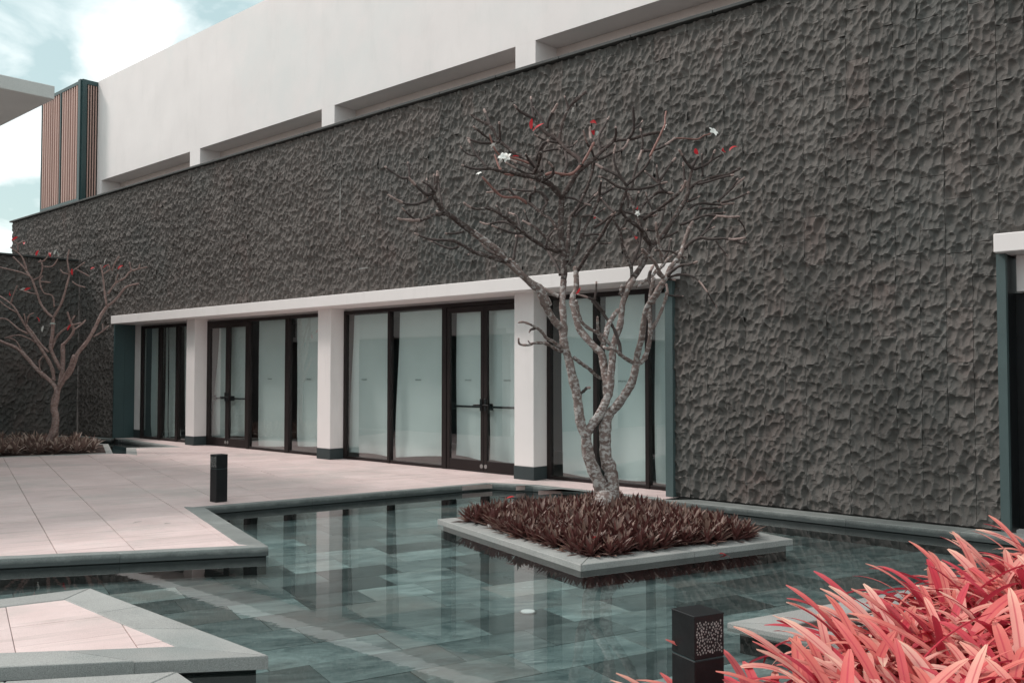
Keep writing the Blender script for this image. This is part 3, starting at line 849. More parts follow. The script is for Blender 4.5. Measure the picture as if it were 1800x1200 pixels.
# timber screen box on the roof edge
tsx0, tsx1, tsy0, tsy1, tz0, tz1 = -28.55, -25.752, 10.56, 11.06, 6.25, 9.62
ts = empty('timber_screen', (tsx0, tsy0, tz0), 'vertical timber slat screen box with dark green frame on the roof edge', 'screen')
tinv = Matrix.Translation((-tsx0, -tsy0, -tz0))
def tpart(o): o.matrix_parent_inverse = tinv; return o
fb = MB()
fb.box(tsx0, tsx0 + .06, tsy0, tsy1, tz0, tz1); fb.box(tsx1 - .2, tsx1 - .05, tsy0 - .02, tsy0 + .1, tz0, tz1 + .02)
fb.box(tsx1 - .05, tsx1 + .01, tsy0 + .02, tsy0 + .14, tz0, tz1 + .02)
fb.box(tsx0 + .0605, tsx1 - .201, tsy0, tsy1, tz1 - .09, tz1); fb.box(tsx0 + .0605, tsx1 - .201, tsy0, tsy1, tz0, tz0 + .14)
fb.box(tsx1 - .199, tsx1 + .005, tsy0 + .1405, tsy1, tz1 - .10, tz1 + .018)
fb.box(-27.2, -27.13, tsy0 - .004, tsy0 + .05, tz0 + .141, tz1 - .091)
tpart(fb.build('frame', M_DGREEN, ts))
tpart(MB().box(tsx0 + .061, tsx1 - .201, tsy0 + .06, tsy0 + .09, tz0 + .1405, tz1 - .0905).build('backing', M_TIMBERB, ts))
tpart(MB().box(tsx1 - .15, tsx1 - .12, tsy0 + .15, tsy1, tz0, tz1 - .101).build('backing', M_BLACK, ts))
n = 17
sl = mesh('slat', *(lambda m: (m.v, m.f))(MB().box(-.028, .028, 0, .05, tz0 + .142, tz1 - .092)), M_TIMBER)
for i in range(n):
    o = obj('slat', sl, ts); o.location = (tsx0 + .12 + i * (tsx1 - .32 - tsx0)/(n - 1), tsy0 + .008, 0); tpart(o)
sl2 = mesh('slat', *(lambda m: (m.v, m.f))(MB().box(-.03, 0, -.014, .014, tz0 + .02, tz1 - .102)), M_TIMBER)
for i in range(4):
    o = obj('slat', sl2, ts); o.location = (tsx1 - .01, tsy0 + .19 + i*.07, 0); tpart(o)

# ---------------------------------------------------------------- far wing wall
WX0, WT = -25.37, 4.60
wing = empty('wing_wall', (WX0, 8, 0), 'lower dark stone wall closing the court at the far left', 'wall')
winv = Matrix.Translation((-WX0, -8, 0))
wb = MB().box(WX0 - .4, WX0 - .09, 3.0, 10.40, -.5, WT).build('wall_core', M_JOINT, wing); wb.matrix_parent_inverse = winv
wcp = MB().cbox(WX0 - .45, WX0 + .05, 3.0, 10.38, WT, WT + .05, .006).build('coping', M_COPING, wing); wcp.matrix_parent_inverse = winv
wst = stone_tiles(grid_rects(6.2, 10.42, .012, WT - .005, [], seed=4), lambda u, z, h: np.stack([WX0 + h, u, z], 1), 9, 11, 22)
lay(wst, 'stone', wb, M_STONE)

# ---------------------------------------------------------------- pavilion on the left, only its roof edge is in the picture
pav = empty('pavilion', (-20, 0, 0), 'neighbouring pavilion with a thin overhanging pale roof slab at the left edge', 'building')
pinv = Matrix.Translation((20, 0, 0))
def ppart(o): o.matrix_parent_inverse = pinv; return o
ppart(MB().cbox(-34, -14.43, -20, 5.52, 5.70, 5.90, .008).build('roof_slab', M_SLABCONC, pav))
ppart(MB().box(-32, -16.5, -18, 4.6, 2.75, 5.699).build('wall', M_PAVW, pav))
ppart(MB().cbox(-32.3, -15.9, -18.3, 4.9, 2.62, 2.749, .006).build('canopy', M_FASCIA, pav))
ppart(MB().box(-31.9, -16.7, -17.9, 4.4, .0, 2.619).build('glazing', M_TEAL, pav))
for k in range(6):
    ppart(MB().box(-16.695, -16.4, 4.2 - k*4.2 - .4, 4.2 - k*4.2, 0, 2.618).build('column', M_FASCIA, pav))
ppart(MB().prism([(-32, -18), (-15.6, -18), (-15.6, -3), (-16.0, 4.95), (-32, 4.95)], -.5, -.002).build('plinth', M_GRANITE, pav))
TREE_BIG=[
('t',[(-6.33,8.39,0.16,0.0822),(-6.37,8.35,0.32,0.0770),(-6.40,8.31,0.44,0.0730),(-6.46,8.25,0.64,0.0663),(-6.48,8.22,0.81,0.0605),(-6.48,8.21,0.93,0.0569)]),
('t',[(-6.48,8.21,0.91,0.0537),(-6.52,8.17,1.04,0.0527),(-6.53,8.15,1.16,0.0517),(-6.54,8.14,1.29,0.0508),(-6.55,8.13,1.39,0.0500),(-6.58,8.09,1.58,0.0485),(-6.60,8.06,1.75,0.0472),(-6.64,8.02,1.94,0.0457),(-6.64,8.01,2.13,0.0443)]),
('b',[(-6.64,8.01,2.12,0.0379),(-6.67,8.04,2.30,0.0372),(-6.70,8.07,2.48,0.0366),(-6.72,8.11,2.65,0.0359)]),
('b',[(-6.72,8.11,2.66,0.0359),(-6.73,8.13,2.74,0.0358),(-6.74,8.15,2.83,0.0356),(-6.77,8.16,2.98,0.0353),(-6.80,8.17,3.13,0.0350),(-6.82,8.19,3.29,0.0347),(-6.84,8.21,3.43,0.0344),(-6.85,8.23,3.55,0.0342),(-6.85,8.25,3.63,0.0341)]),
('t',[(-6.30,8.42,0.16,0.0822),(-6.29,8.44,0.36,0.0773),(-6.31,8.43,0.53,0.0732),(-6.35,8.40,0.67,0.0695),(-6.36,8.40,0.86,0.0649),(-6.36,8.41,1.03,0.0608),(-6.33,8.44,1.17,0.0573)]),
('b',[(-6.33,8.44,1.17,0.0509),(-6.25,8.46,1.24,0.0491),(-6.15,8.47,1.36,0.0466),(-6.05,8.48,1.51,0.0438),(-5.97,8.45,1.70,0.0405)]),
('b',[(-5.97,8.45,1.70,0.0374),(-5.92,8.40,1.81,0.0360),(-5.82,8.34,1.99,0.0338),(-5.74,8.27,2.16,0.0318),(-5.67,8.22,2.30,0.0301),(-5.55,8.20,2.43,0.0282),(-5.45,8.17,2.54,0.0266)]),
('b',[(-5.96,8.45,1.71,0.0280),(-5.90,8.49,1.76,0.0274),(-5.85,8.50,1.87,0.0265),(-5.81,8.49,2.06,0.0251),(-5.79,8.45,2.28,0.0235),(-5.76,8.43,2.49,0.0220),(-5.72,8.43,2.63,0.0209)]),
('b',[(-5.81,8.49,2.06,0.0211),(-5.71,8.50,2.21,0.0185),(-5.62,8.49,2.38,0.0160),(-5.59,8.48,2.47,0.0146)]),
('b',[(-6.48,8.21,0.93,0.0506),(-6.45,8.27,1.03,0.0494),(-6.40,8.34,1.14,0.0480),(-6.36,8.41,1.29,0.0464),(-6.34,8.45,1.41,0.0451),(-6.34,8.48,1.58,0.0434),(-6.34,8.51,1.75,0.0417)]),
('b',[(-6.34,8.51,1.75,0.0385),(-6.34,8.53,1.88,0.0377),(-6.33,8.57,2.03,0.0367),(-6.30,8.62,2.18,0.0357),(-6.30,8.65,2.38,0.0345),(-6.28,8.70,2.53,0.0335),(-6.23,8.77,2.67,0.0325)]),
('b',[(-6.35,8.43,1.35,0.0446),(-6.40,8.47,1.52,0.0435),(-6.45,8.50,1.69,0.0424),(-6.50,8.52,1.83,0.0414),(-6.57,8.50,1.90,0.0408),(-6.67,8.47,2.01,0.0399),(-6.77,8.45,2.13,0.0389),(-6.83,8.46,2.28,0.0379),(-6.88,8.47,2.41,0.0369),(-6.89,8.49,2.47,0.0366)]),
('b',[(-6.90,8.48,2.46,0.0332),(-6.90,8.51,2.52,0.0329),(-6.90,8.56,2.61,0.0323),(-6.92,8.59,2.73,0.0317),(-6.94,8.61,2.80,0.0313),(-6.96,8.62,2.85,0.0310)]),
('b',[(-5.98,8.43,1.72,0.0218),(-6.01,8.31,1.77,0.0211),(-6.03,8.19,1.84,0.0202),(-6.05,8.09,1.91,0.0195),(-6.06,7.97,2.00,0.0187),(-6.08,7.86,2.05,0.0180),(-6.10,7.75,2.09,0.0173),(-6.11,7.66,2.16,0.0167),(-6.08,7.57,2.27,0.0158),(-6.06,7.52,2.35,0.0153)]),
('b',[(-6.09,8.01,1.92,0.0183),(-6.05,7.88,2.02,0.0149),(-5.99,7.79,2.11,0.0119),(-5.94,7.72,2.19,0.0094)]),
('b',[(-6.03,8.24,1.81,0.0160),(-6.05,8.25,1.93,0.0156),(-6.12,8.24,2.10,0.0150),(-6.19,8.21,2.21,0.0146),(-6.26,8.17,2.32,0.0141),(-6.33,8.14,2.40,0.0138)]),
('b',[(-6.09,8.01,1.90,0.0304),(-6.12,8.10,2.02,0.0289),(-6.14,8.18,2.14,0.0274),(-6.14,8.27,2.24,0.0261),(-6.14,8.35,2.30,0.0251)]),
('b',[(-6.09,8.01,1.90,0.0183),(-5.98,7.93,1.87,0.0165),(-5.83,7.83,1.87,0.0142)]),
('b',[(-6.56,8.10,1.78,0.0228),(-6.57,8.22,1.73,0.0216),(-6.58,8.37,1.67,0.0202),(-6.59,8.53,1.59,0.0187),(-6.60,8.69,1.53,0.0171)]),
('b',[(-6.66,8.00,1.89,0.0202),(-6.63,7.84,1.95,0.0179),(-6.61,7.69,1.99,0.0159),(-6.57,7.55,2.06,0.0138),(-6.54,7.42,2.10,0.0121),(-6.51,7.22,2.14,0.0095),(-6.50,7.12,2.13,0.0082)]),
('b',[(-6.55,7.43,2.08,0.0120),(-6.55,7.37,2.07,0.0093),(-6.54,7.33,2.04,0.0072)]),
('b',[(-6.66,8.00,1.85,0.0190),(-6.62,7.84,1.88,0.0171),(-6.58,7.64,1.93,0.0149),(-6.54,7.43,1.93,0.0127),(-6.50,7.25,1.90,0.0108),(-6.47,7.10,1.91,0.0093),(-6.40,7.01,1.96,0.0081)]),
('b',[(-6.52,7.33,1.92,0.0072),(-6.53,7.32,1.93,0.0065),(-6.54,7.31,1.95,0.0060)]),
('b',[(-6.54,8.14,1.37,0.0158),(-6.50,8.17,1.40,0.0145),(-6.47,8.20,1.44,0.0135),(-6.44,8.22,1.45,0.0126)]),
('b',[(-6.64,8.01,2.12,0.0411),(-6.67,7.93,2.16,0.0404),(-6.68,7.82,2.27,0.0392),(-6.68,7.72,2.39,0.0380),(-6.67,7.66,2.48,0.0371)]),
('b',[(-6.65,7.78,2.35,0.0399),(-6.66,7.72,2.44,0.0395),(-6.68,7.65,2.51,0.0392),(-6.73,7.51,2.62,0.0385),(-6.77,7.37,2.72,0.0379),(-6.82,7.24,2.82,0.0374),(-6.83,7.16,2.91,0.0369),(-6.88,7.03,2.99,0.0364),(-6.93,6.88,3.08,0.0358)]),
('b',[(-6.93,6.88,3.08,0.0334),(-6.94,6.75,3.14,0.0309),(-6.94,6.62,3.20,0.0286),(-6.95,6.49,3.25,0.0263),(-6.94,6.42,3.30,0.0247),(-6.92,6.32,3.38,0.0226),(-6.90,6.28,3.43,0.0216)]),
('b',[(-6.73,8.04,2.47,0.0230),(-6.80,8.00,2.51,0.0226),(-6.88,7.96,2.56,0.0220),(-6.96,7.91,2.62,0.0215),(-7.07,7.85,2.70,0.0207),(-7.16,7.81,2.83,0.0199),(-7.22,7.77,2.90,0.0194)]),
('b',[(-6.90,6.30,3.41,0.0160),(-6.93,6.23,3.39,0.0145),(-6.95,6.13,3.45,0.0124),(-6.97,6.03,3.53,0.0101)]),
('b',[(-6.97,6.03,3.53,0.0112),(-7.02,5.99,3.53,0.0105),(-7.08,5.93,3.58,0.0095),(-7.14,5.87,3.64,0.0084)]),
('b',[(-6.97,6.04,3.53,0.0107),(-7.00,6.06,3.63,0.0097),(-7.03,6.07,3.70,0.0090)]),
('b',[(-6.90,6.31,3.40,0.0182),(-6.89,6.32,3.49,0.0156),(-6.87,6.32,3.56,0.0133),(-6.87,6.32,3.62,0.0114)]),
('b',[(-6.89,6.29,3.42,0.0114),(-6.87,6.22,3.46,0.0097),(-6.86,6.11,3.49,0.0073)]),
('b',[(-6.93,6.24,3.36,0.0091),(-6.98,6.28,3.45,0.0084),(-7.04,6.33,3.58,0.0075)]),
('b',[(-6.93,6.44,3.31,0.0104),(-6.99,6.47,3.43,0.0095),(-7.03,6.49,3.52,0.0088),(-7.07,6.51,3.60,0.0082)]),
('b',[(-6.90,6.31,3.43,0.0091),(-6.93,6.33,3.53,0.0082),(-6.95,6.35,3.61,0.0075)]),
('b',[(-6.93,6.31,3.37,0.0137),(-6.93,6.21,3.32,0.0127),(-6.93,6.08,3.27,0.0115),(-6.93,5.95,3.26,0.0103),(-6.98,5.87,3.30,0.0092),(-7.03,5.82,3.34,0.0083)]),
('b',[(-6.96,6.50,3.23,0.0186),(-6.97,6.42,3.22,0.0172),(-6.98,6.33,3.19,0.0157),(-6.99,6.22,3.14,0.0139),(-7.00,6.08,3.12,0.0117),(-7.02,5.94,3.12,0.0095)]),
('b',[(-7.00,6.13,3.14,0.0096),(-6.99,6.05,3.17,0.0083),(-6.97,5.95,3.22,0.0067)]),
('b',[(-6.96,6.50,3.23,0.0151),(-7.04,6.52,3.25,0.0119),(-7.13,6.55,3.29,0.0083)]),
('b',[(-6.79,7.29,2.79,0.0280),(-6.82,7.16,2.81,0.0256),(-6.84,7.00,2.84,0.0227),(-6.87,6.85,2.86,0.0202),(-6.88,6.76,2.90,0.0185),(-6.89,6.63,2.94,0.0163),(-6.90,6.57,2.96,0.0151)]),
('b',[(-6.90,6.57,2.96,0.0139),(-6.95,6.47,2.96,0.0124),(-7.00,6.36,2.96,0.0106),(-7.04,6.28,2.98,0.0093),(-7.07,6.20,3.01,0.0080)]),
('b',[(-6.90,6.65,2.91,0.0117),(-6.97,6.63,2.89,0.0109),(-7.05,6.60,2.91,0.0100),(-7.16,6.56,2.96,0.0088),(-7.25,6.53,3.01,0.0077)]),
('b',[(-6.96,6.77,3.08,0.0118),(-6.98,6.66,3.05,0.0094),(-6.99,6.54,3.04,0.0070)]),
('b',[(-6.89,6.80,2.87,0.0094),(-6.79,6.68,2.82,0.0070)]),
('b',[(-6.85,7.16,2.87,0.0157),(-6.96,7.15,2.92,0.0140),(-7.03,7.15,2.97,0.0129),(-7.05,7.16,3.01,0.0123)]),
('b',[(-7.19,7.79,2.90,0.0142),(-7.21,7.83,3.01,0.0131),(-7.22,7.88,3.14,0.0119),(-7.24,7.89,3.19,0.0114),(-7.21,7.97,3.18,0.0105)]),
('b',[(-6.81,8.13,2.99,0.0271),(-6.81,7.94,3.01,0.0249),(-6.80,7.76,3.05,0.0225),(-6.78,7.56,3.11,0.0200),(-6.76,7.44,3.15,0.0184)]),
('b',[(-6.76,7.44,3.15,0.0172),(-6.80,7.32,3.24,0.0154),(-6.85,7.17,3.32,0.0135),(-6.89,7.06,3.35,0.0121),(-6.94,6.96,3.34,0.0109),(-6.97,6.89,3.35,0.0100),(-6.99,6.81,3.39,0.0089)]),
('b',[(-6.89,7.07,3.35,0.0096),(-6.89,7.06,3.41,0.0072)]),
('b',[(-6.85,7.18,3.33,0.0097),(-6.84,7.18,3.36,0.0086),(-6.86,7.16,3.39,0.0073)]),
('b',[(-6.76,7.44,3.15,0.0135),(-6.85,7.50,3.26,0.0117),(-6.92,7.55,3.34,0.0102),(-7.06,7.56,3.39,0.0082)]),
('b',[(-6.80,7.28,3.28,0.0085),(-6.80,7.28,3.37,0.0061)]),
('b',[(-6.78,7.46,3.12,0.0135),(-6.82,7.37,3.12,0.0118),(-6.85,7.28,3.14,0.0100),(-6.89,7.18,3.17,0.0082),(-6.90,7.14,3.18,0.0073)]),
('b',[(-6.78,7.39,3.16,0.0135),(-6.87,7.36,3.23,0.0120),(-6.97,7.32,3.25,0.0105),(-7.09,7.26,3.23,0.0087),(-7.17,7.23,3.26,0.0075)]),
('b',[(-6.76,8.10,2.72,0.0167),(-6.86,8.17,2.82,0.0158),(-7.00,8.25,2.94,0.0147),(-7.15,8.33,3.07,0.0134)]),
('b',[(-6.80,8.10,3.04,0.0193),(-6.88,8.07,3.11,0.0171),(-6.97,8.03,3.20,0.0145),(-7.05,7.99,3.28,0.0123),(-7.13,7.96,3.33,0.0103),(-7.18,7.94,3.36,0.0092)]),
('b',[(-7.12,7.97,3.32,0.0091),(-7.14,7.95,3.41,0.0076),(-7.15,7.93,3.48,0.0065)]),
('b',[(-6.80,7.91,3.04,0.0115),(-6.79,7.92,3.11,0.0104),(-6.76,7.94,3.17,0.0093),(-6.72,7.97,3.22,0.0083)]),
('b',[(-6.71,7.99,3.22,0.0191),(-6.82,8.00,3.35,0.0177),(-6.90,7.99,3.39,0.0169),(-7.02,7.98,3.49,0.0157),(-7.11,7.97,3.56,0.0148),(-7.24,7.95,3.63,0.0136),(-7.36,7.94,3.70,0.0124),(-7.40,7.94,3.75,0.0119)]),
('b',[(-6.93,7.98,3.42,0.0142),(-6.94,8.03,3.50,0.0136),(-6.94,8.08,3.56,0.0130),(-7.03,8.08,3.69,0.0118)]),
('s',[(-7.14,7.97,3.56,0.0144),(-7.20,7.87,3.62,0.0136),(-7.29,7.74,3.62,0.0125),(-7.34,7.65,3.68,0.0118),(-7.41,7.51,3.83,0.0103)]),
('b',[(-6.93,8.09,3.58,0.0143),(-6.99,8.07,3.67,0.0132),(-7.08,8.03,3.70,0.0121),(-7.24,7.96,3.72,0.0102),(-7.32,7.92,3.74,0.0092)]),
('b',[(-7.22,7.85,3.63,0.0130),(-7.27,7.80,3.71,0.0117),(-7.32,7.75,3.71,0.0108),(-7.38,7.70,3.69,0.0098),(-7.46,7.63,3.68,0.0085)]),
('b',[(-7.40,7.94,3.74,0.0119),(-7.47,8.01,3.84,0.0111),(-7.51,8.03,3.89,0.0108)]),
('b',[(-7.11,7.98,3.57,0.0144),(-7.06,7.93,3.64,0.0126),(-6.99,7.93,3.67,0.0113),(-6.96,7.90,3.71,0.0103)]),
('b',[(-7.01,8.11,3.74,0.0118),(-7.11,8.12,3.83,0.0097),(-7.22,8.11,3.87,0.0080)]),
('b',[(-6.85,8.25,3.62,0.0354),(-6.84,8.15,3.68,0.0341),(-6.84,8.03,3.74,0.0327),(-6.85,7.92,3.77,0.0315),(-6.86,7.83,3.78,0.0306)]),
('b',[(-6.86,7.83,3.79,0.0255),(-6.88,7.67,3.79,0.0235),(-6.89,7.55,3.79,0.0219),(-6.90,7.42,3.80,0.0203),(-6.91,7.29,3.79,0.0186),(-6.91,7.15,3.79,0.0168),(-6.92,7.06,3.79,0.0157)]),
('b',[(-6.91,7.10,3.79,0.0133),(-6.94,7.00,3.77,0.0119),(-6.98,6.90,3.77,0.0104),(-7.01,6.80,3.79,0.0090)]),
('b',[(-6.92,7.08,3.80,0.0133),(-6.99,7.07,3.88,0.0123),(-7.07,7.05,3.97,0.0111),(-7.13,7.05,4.07,0.0100),(-7.17,7.05,4.13,0.0092)]),
('b',[(-7.06,7.05,3.94,0.0085),(-7.11,7.00,3.95,0.0076),(-7.15,6.96,3.99,0.0068),(-7.18,6.94,4.04,0.0061)]),
('b',[(-7.03,7.06,3.92,0.0098),(-7.02,7.07,3.98,0.0079)]),
('s',[(-6.90,7.48,3.78,0.0137),(-7.00,7.45,3.80,0.0124),(-7.06,7.43,3.86,0.0112),(-7.12,7.44,3.96,0.0098),(-7.15,7.44,4.03,0.0088)]),
('b',[(-6.84,7.92,3.78,0.0230),(-6.92,7.91,3.88,0.0225),(-7.01,7.90,4.00,0.0219),(-7.11,7.87,4.07,0.0213),(-7.24,7.83,4.15,0.0207),(-7.32,7.81,4.22,0.0202),(-7.40,7.79,4.28,0.0197)]),
('b',[(-7.40,7.79,4.28,0.0171),(-7.46,7.77,4.38,0.0163),(-7.53,7.75,4.49,0.0154),(-7.61,7.72,4.54,0.0146),(-7.69,7.68,4.59,0.0139),(-7.74,7.66,4.64,0.0133)]),
('b',[(-7.53,7.75,4.49,0.0133),(-7.60,7.79,4.60,0.0123),(-7.68,7.81,4.72,0.0114)]),
('b',[(-7.40,7.79,4.30,0.0132),(-7.35,7.73,4.39,0.0121),(-7.30,7.67,4.47,0.0110)]),
('b',[(-7.40,7.78,4.28,0.0145),(-7.44,7.70,4.26,0.0135),(-7.50,7.58,4.25,0.0122),(-7.55,7.47,4.27,0.0110),(-7.57,7.43,4.29,0.0104)]),
('b',[(-7.43,7.72,4.27,0.0125),(-7.42,7.57,4.31,0.0115),(-7.40,7.45,4.34,0.0108),(-7.39,7.35,4.37,0.0102)]),
('s',[(-7.01,7.89,3.98,0.0116),(-7.08,7.79,4.02,0.0108),(-7.13,7.71,4.04,0.0102),(-7.20,7.60,4.05,0.0094),(-7.24,7.52,4.14,0.0086),(-7.25,7.46,4.28,0.0076)]),
('b',[(-6.94,7.89,3.87,0.0154),(-7.05,7.87,3.95,0.0135),(-7.15,7.84,4.00,0.0119),(-7.24,7.81,4.05,0.0104)]),
('b',[(-6.95,7.88,3.85,0.0129),(-7.00,7.78,3.86,0.0116),(-7.04,7.67,3.90,0.0103),(-7.08,7.55,3.95,0.0089)]),
('b',[(-6.96,7.91,3.92,0.0142),(-6.90,7.73,3.98,0.0114),(-6.84,7.61,4.02,0.0094)]),
('b',[(-6.96,7.87,3.85,0.0219),(-6.80,7.76,3.90,0.0189),(-6.67,7.65,3.95,0.0163),(-6.60,7.58,3.99,0.0148)]),
('b',[(-6.74,7.66,3.94,0.0150),(-6.66,7.64,4.04,0.0137),(-6.60,7.63,4.10,0.0129),(-6.54,7.64,4.12,0.0123)]),
('b',[(-6.88,7.93,3.89,0.0167),(-6.95,8.00,4.03,0.0155),(-7.02,8.08,4.18,0.0142),(-7.03,8.18,4.28,0.0132)]),
('b',[(-7.00,8.09,4.16,0.0131),(-6.92,8.16,4.18,0.0110),(-6.86,8.22,4.19,0.0092)]),
('b',[(-6.82,7.94,3.79,0.0166),(-6.70,7.90,3.82,0.0142),(-6.64,7.84,3.87,0.0124),(-6.60,7.72,3.91,0.0099)]),
('s',[(-6.80,7.90,3.83,0.0140),(-6.76,7.98,3.86,0.0139),(-6.70,8.10,3.85,0.0138),(-6.66,8.20,3.87,0.0137),(-6.63,8.30,3.97,0.0135),(-6.61,8.37,4.06,0.0134),(-6.59,8.45,4.19,0.0132),(-6.58,8.49,4.26,0.0131)]),
('b',[(-6.85,8.24,3.63,0.0301),(-6.83,8.29,3.70,0.0297),(-6.81,8.38,3.84,0.0288),(-6.78,8.47,3.96,0.0281),(-6.73,8.59,4.07,0.0272),(-6.69,8.66,4.13,0.0267)]),
('b',[(-6.69,8.66,4.13,0.0240),(-6.68,8.79,4.24,0.0215),(-6.67,8.90,4.32,0.0195),(-6.66,8.99,4.39,0.0177)]),
('b',[(-6.66,8.99,4.39,0.0177),(-6.59,9.10,4.41,0.0169),(-6.53,9.19,4.43,0.0161),(-6.47,9.29,4.47,0.0154),(-6.40,9.40,4.51,0.0144),(-6.35,9.48,4.53,0.0138)]),
('b',[(-6.57,9.14,4.42,0.0151),(-6.50,9.15,4.49,0.0145),(-6.46,9.12,4.58,0.0139),(-6.42,9.05,4.76,0.0128)]),
('b',[(-6.49,9.14,4.52,0.0123),(-6.49,9.27,4.60,0.0107),(-6.49,9.34,4.67,0.0097)]),
('b',[(-6.66,8.99,4.39,0.0164),(-6.60,8.95,4.45,0.0141),(-6.55,8.88,4.51,0.0114)]),
('b',[(-6.66,8.90,4.31,0.0163),(-6.76,8.89,4.31,0.0155),(-6.85,8.89,4.35,0.0148),(-6.92,8.89,4.41,0.0141),(-6.98,8.94,4.54,0.0131),(-6.98,8.94,4.60,0.0125)]),
('b',[(-6.69,8.77,4.24,0.0135),(-6.74,8.80,4.34,0.0131),(-6.77,8.85,4.45,0.0128),(-6.78,8.97,4.60,0.0122),(-6.79,9.07,4.72,0.0117)]),
('b',[(-6.68,8.68,4.11,0.0147),(-6.63,8.77,4.15,0.0139),(-6.58,8.85,4.21,0.0130),(-6.53,8.94,4.24,0.0123),(-6.50,9.00,4.30,0.0116),(-6.49,9.05,4.38,0.0108)]),
('b',[(-6.70,8.66,4.13,0.0120),(-6.67,8.56,4.21,0.0109),(-6.65,8.45,4.27,0.0099),(-6.60,8.33,4.38,0.0084)]),
('b',[(-6.62,8.31,3.97,0.0259),(-6.67,8.34,4.06,0.0255),(-6.79,8.34,4.15,0.0248),(-6.88,8.34,4.22,0.0242),(-6.97,8.35,4.31,0.0236),(-7.10,8.35,4.41,0.0228)]),
('b',[(-7.02,8.35,4.34,0.0240),(-7.12,8.31,4.42,0.0219),(-7.22,8.28,4.52,0.0197),(-7.31,8.27,4.63,0.0176)]),
('b',[(-7.30,8.28,4.63,0.0162),(-7.34,8.15,4.67,0.0141),(-7.36,8.07,4.70,0.0126),(-7.37,8.00,4.75,0.0113)]),
('b',[(-7.30,8.28,4.63,0.0149),(-7.35,8.30,4.75,0.0136),(-7.42,8.35,4.93,0.0117)]),
('b',[(-7.14,8.32,4.50,0.0134),(-7.22,8.32,4.62,0.0125),(-7.30,8.32,4.73,0.0115),(-7.36,8.31,4.79,0.0109)]),
('b',[(-7.14,8.32,4.50,0.0148),(-7.10,8.30,4.58,0.0140),(-7.03,8.29,4.66,0.0130),(-6.95,8.28,4.74,0.0119)]),
('b',[(-7.00,8.34,4.31,0.0120),(-7.04,8.22,4.31,0.0109),(-7.07,8.13,4.33,0.0099),(-7.09,8.05,4.36,0.0092)]),
('b',[(-6.97,8.35,4.31,0.0186),(-6.98,8.37,4.43,0.0180),(-6.97,8.41,4.56,0.0173),(-6.94,8.47,4.72,0.0164),(-6.89,8.55,4.83,0.0157),(-6.82,8.66,4.94,0.0148)]),
('b',[(-6.94,8.47,4.72,0.0114),(-6.95,8.46,4.79,0.0106),(-6.97,8.44,4.87,0.0094)]),
('b',[(-6.87,8.35,4.24,0.0106),(-6.83,8.39,4.24,0.0098),(-6.78,8.43,4.30,0.0086)]),
('b',[(-6.72,8.08,3.83,0.0167),(-6.74,8.16,3.90,0.0159),(-6.78,8.25,4.02,0.0147),(-6.87,8.33,4.18,0.0132)]),
('b',[(-6.73,8.17,2.87,0.0283),(-6.78,8.25,2.99,0.0275),(-6.84,8.35,3.16,0.0263),(-6.92,8.46,3.34,0.0250),(-6.96,8.54,3.45,0.0242)]),
('b',[(-6.95,8.54,3.46,0.0228),(-6.96,8.68,3.60,0.0206),(-6.98,8.80,3.74,0.0184),(-6.99,8.90,3.86,0.0166)]),
('b',[(-6.98,8.82,3.77,0.0178),(-6.97,8.89,3.90,0.0170),(-6.97,8.96,4.04,0.0162),(-6.96,8.98,4.17,0.0152)]),
('b',[(-6.70,8.19,2.83,0.0206),(-6.67,8.24,2.92,0.0201),(-6.65,8.28,3.02,0.0194),(-6.63,8.32,3.17,0.0186),(-6.59,8.39,3.32,0.0177),(-6.56,8.45,3.45,0.0169),(-6.53,8.50,3.57,0.0161),(-6.51,8.53,3.65,0.0157)]),
('b',[(-6.51,8.53,3.65,0.0144),(-6.50,8.60,3.69,0.0133),(-6.48,8.69,3.74,0.0119),(-6.47,8.76,3.80,0.0106)]),
('b',[(-6.52,8.53,3.64,0.0144),(-6.48,8.47,3.70,0.0126),(-6.41,8.41,3.78,0.0103)]),
('b',[(-6.93,8.63,2.82,0.0229),(-6.86,8.63,2.91,0.0222),(-6.77,8.64,3.03,0.0212),(-6.66,8.66,3.15,0.0201),(-6.58,8.67,3.25,0.0191),(-6.51,8.67,3.35,0.0184),(-6.43,8.69,3.43,0.0176),(-6.36,8.71,3.46,0.0170)]),
('b',[(-6.54,8.44,3.27,0.0156),(-6.40,8.42,3.31,0.0132),(-6.28,8.39,3.36,0.0112),(-6.18,8.36,3.39,0.0095)]),
('b',[(-6.38,8.70,3.48,0.0144),(-6.25,8.75,3.44,0.0130),(-6.16,8.79,3.40,0.0119),(-6.04,8.85,3.39,0.0105),(-5.97,8.87,3.41,0.0097)]),
('b',[(-6.18,8.36,3.39,0.0139),(-6.27,8.36,3.46,0.0119),(-6.34,8.37,3.53,0.0100),(-6.38,8.37,3.58,0.0090)]),
('b',[(-6.62,8.34,3.17,0.0117),(-6.54,8.41,3.19,0.0097),(-6.47,8.47,3.19,0.0078)]),
('b',[(-6.64,8.68,3.13,0.0106),(-6.60,8.72,3.12,0.0094),(-6.54,8.77,3.13,0.0080)]),
('b',[(-6.66,8.31,3.23,0.0117),(-6.64,8.32,3.37,0.0106),(-6.61,8.35,3.40,0.0101),(-6.53,8.42,3.40,0.0093),(-6.46,8.48,3.34,0.0084)]),
('b',[(-6.53,8.42,3.40,0.0104),(-6.53,8.55,3.47,0.0088),(-6.52,8.62,3.51,0.0079)]),
('b',[(-6.93,8.58,3.46,0.0148),(-6.91,8.63,3.53,0.0141),(-6.87,8.72,3.61,0.0130),(-6.83,8.82,3.72,0.0117),(-6.80,8.89,3.79,0.0109)]),
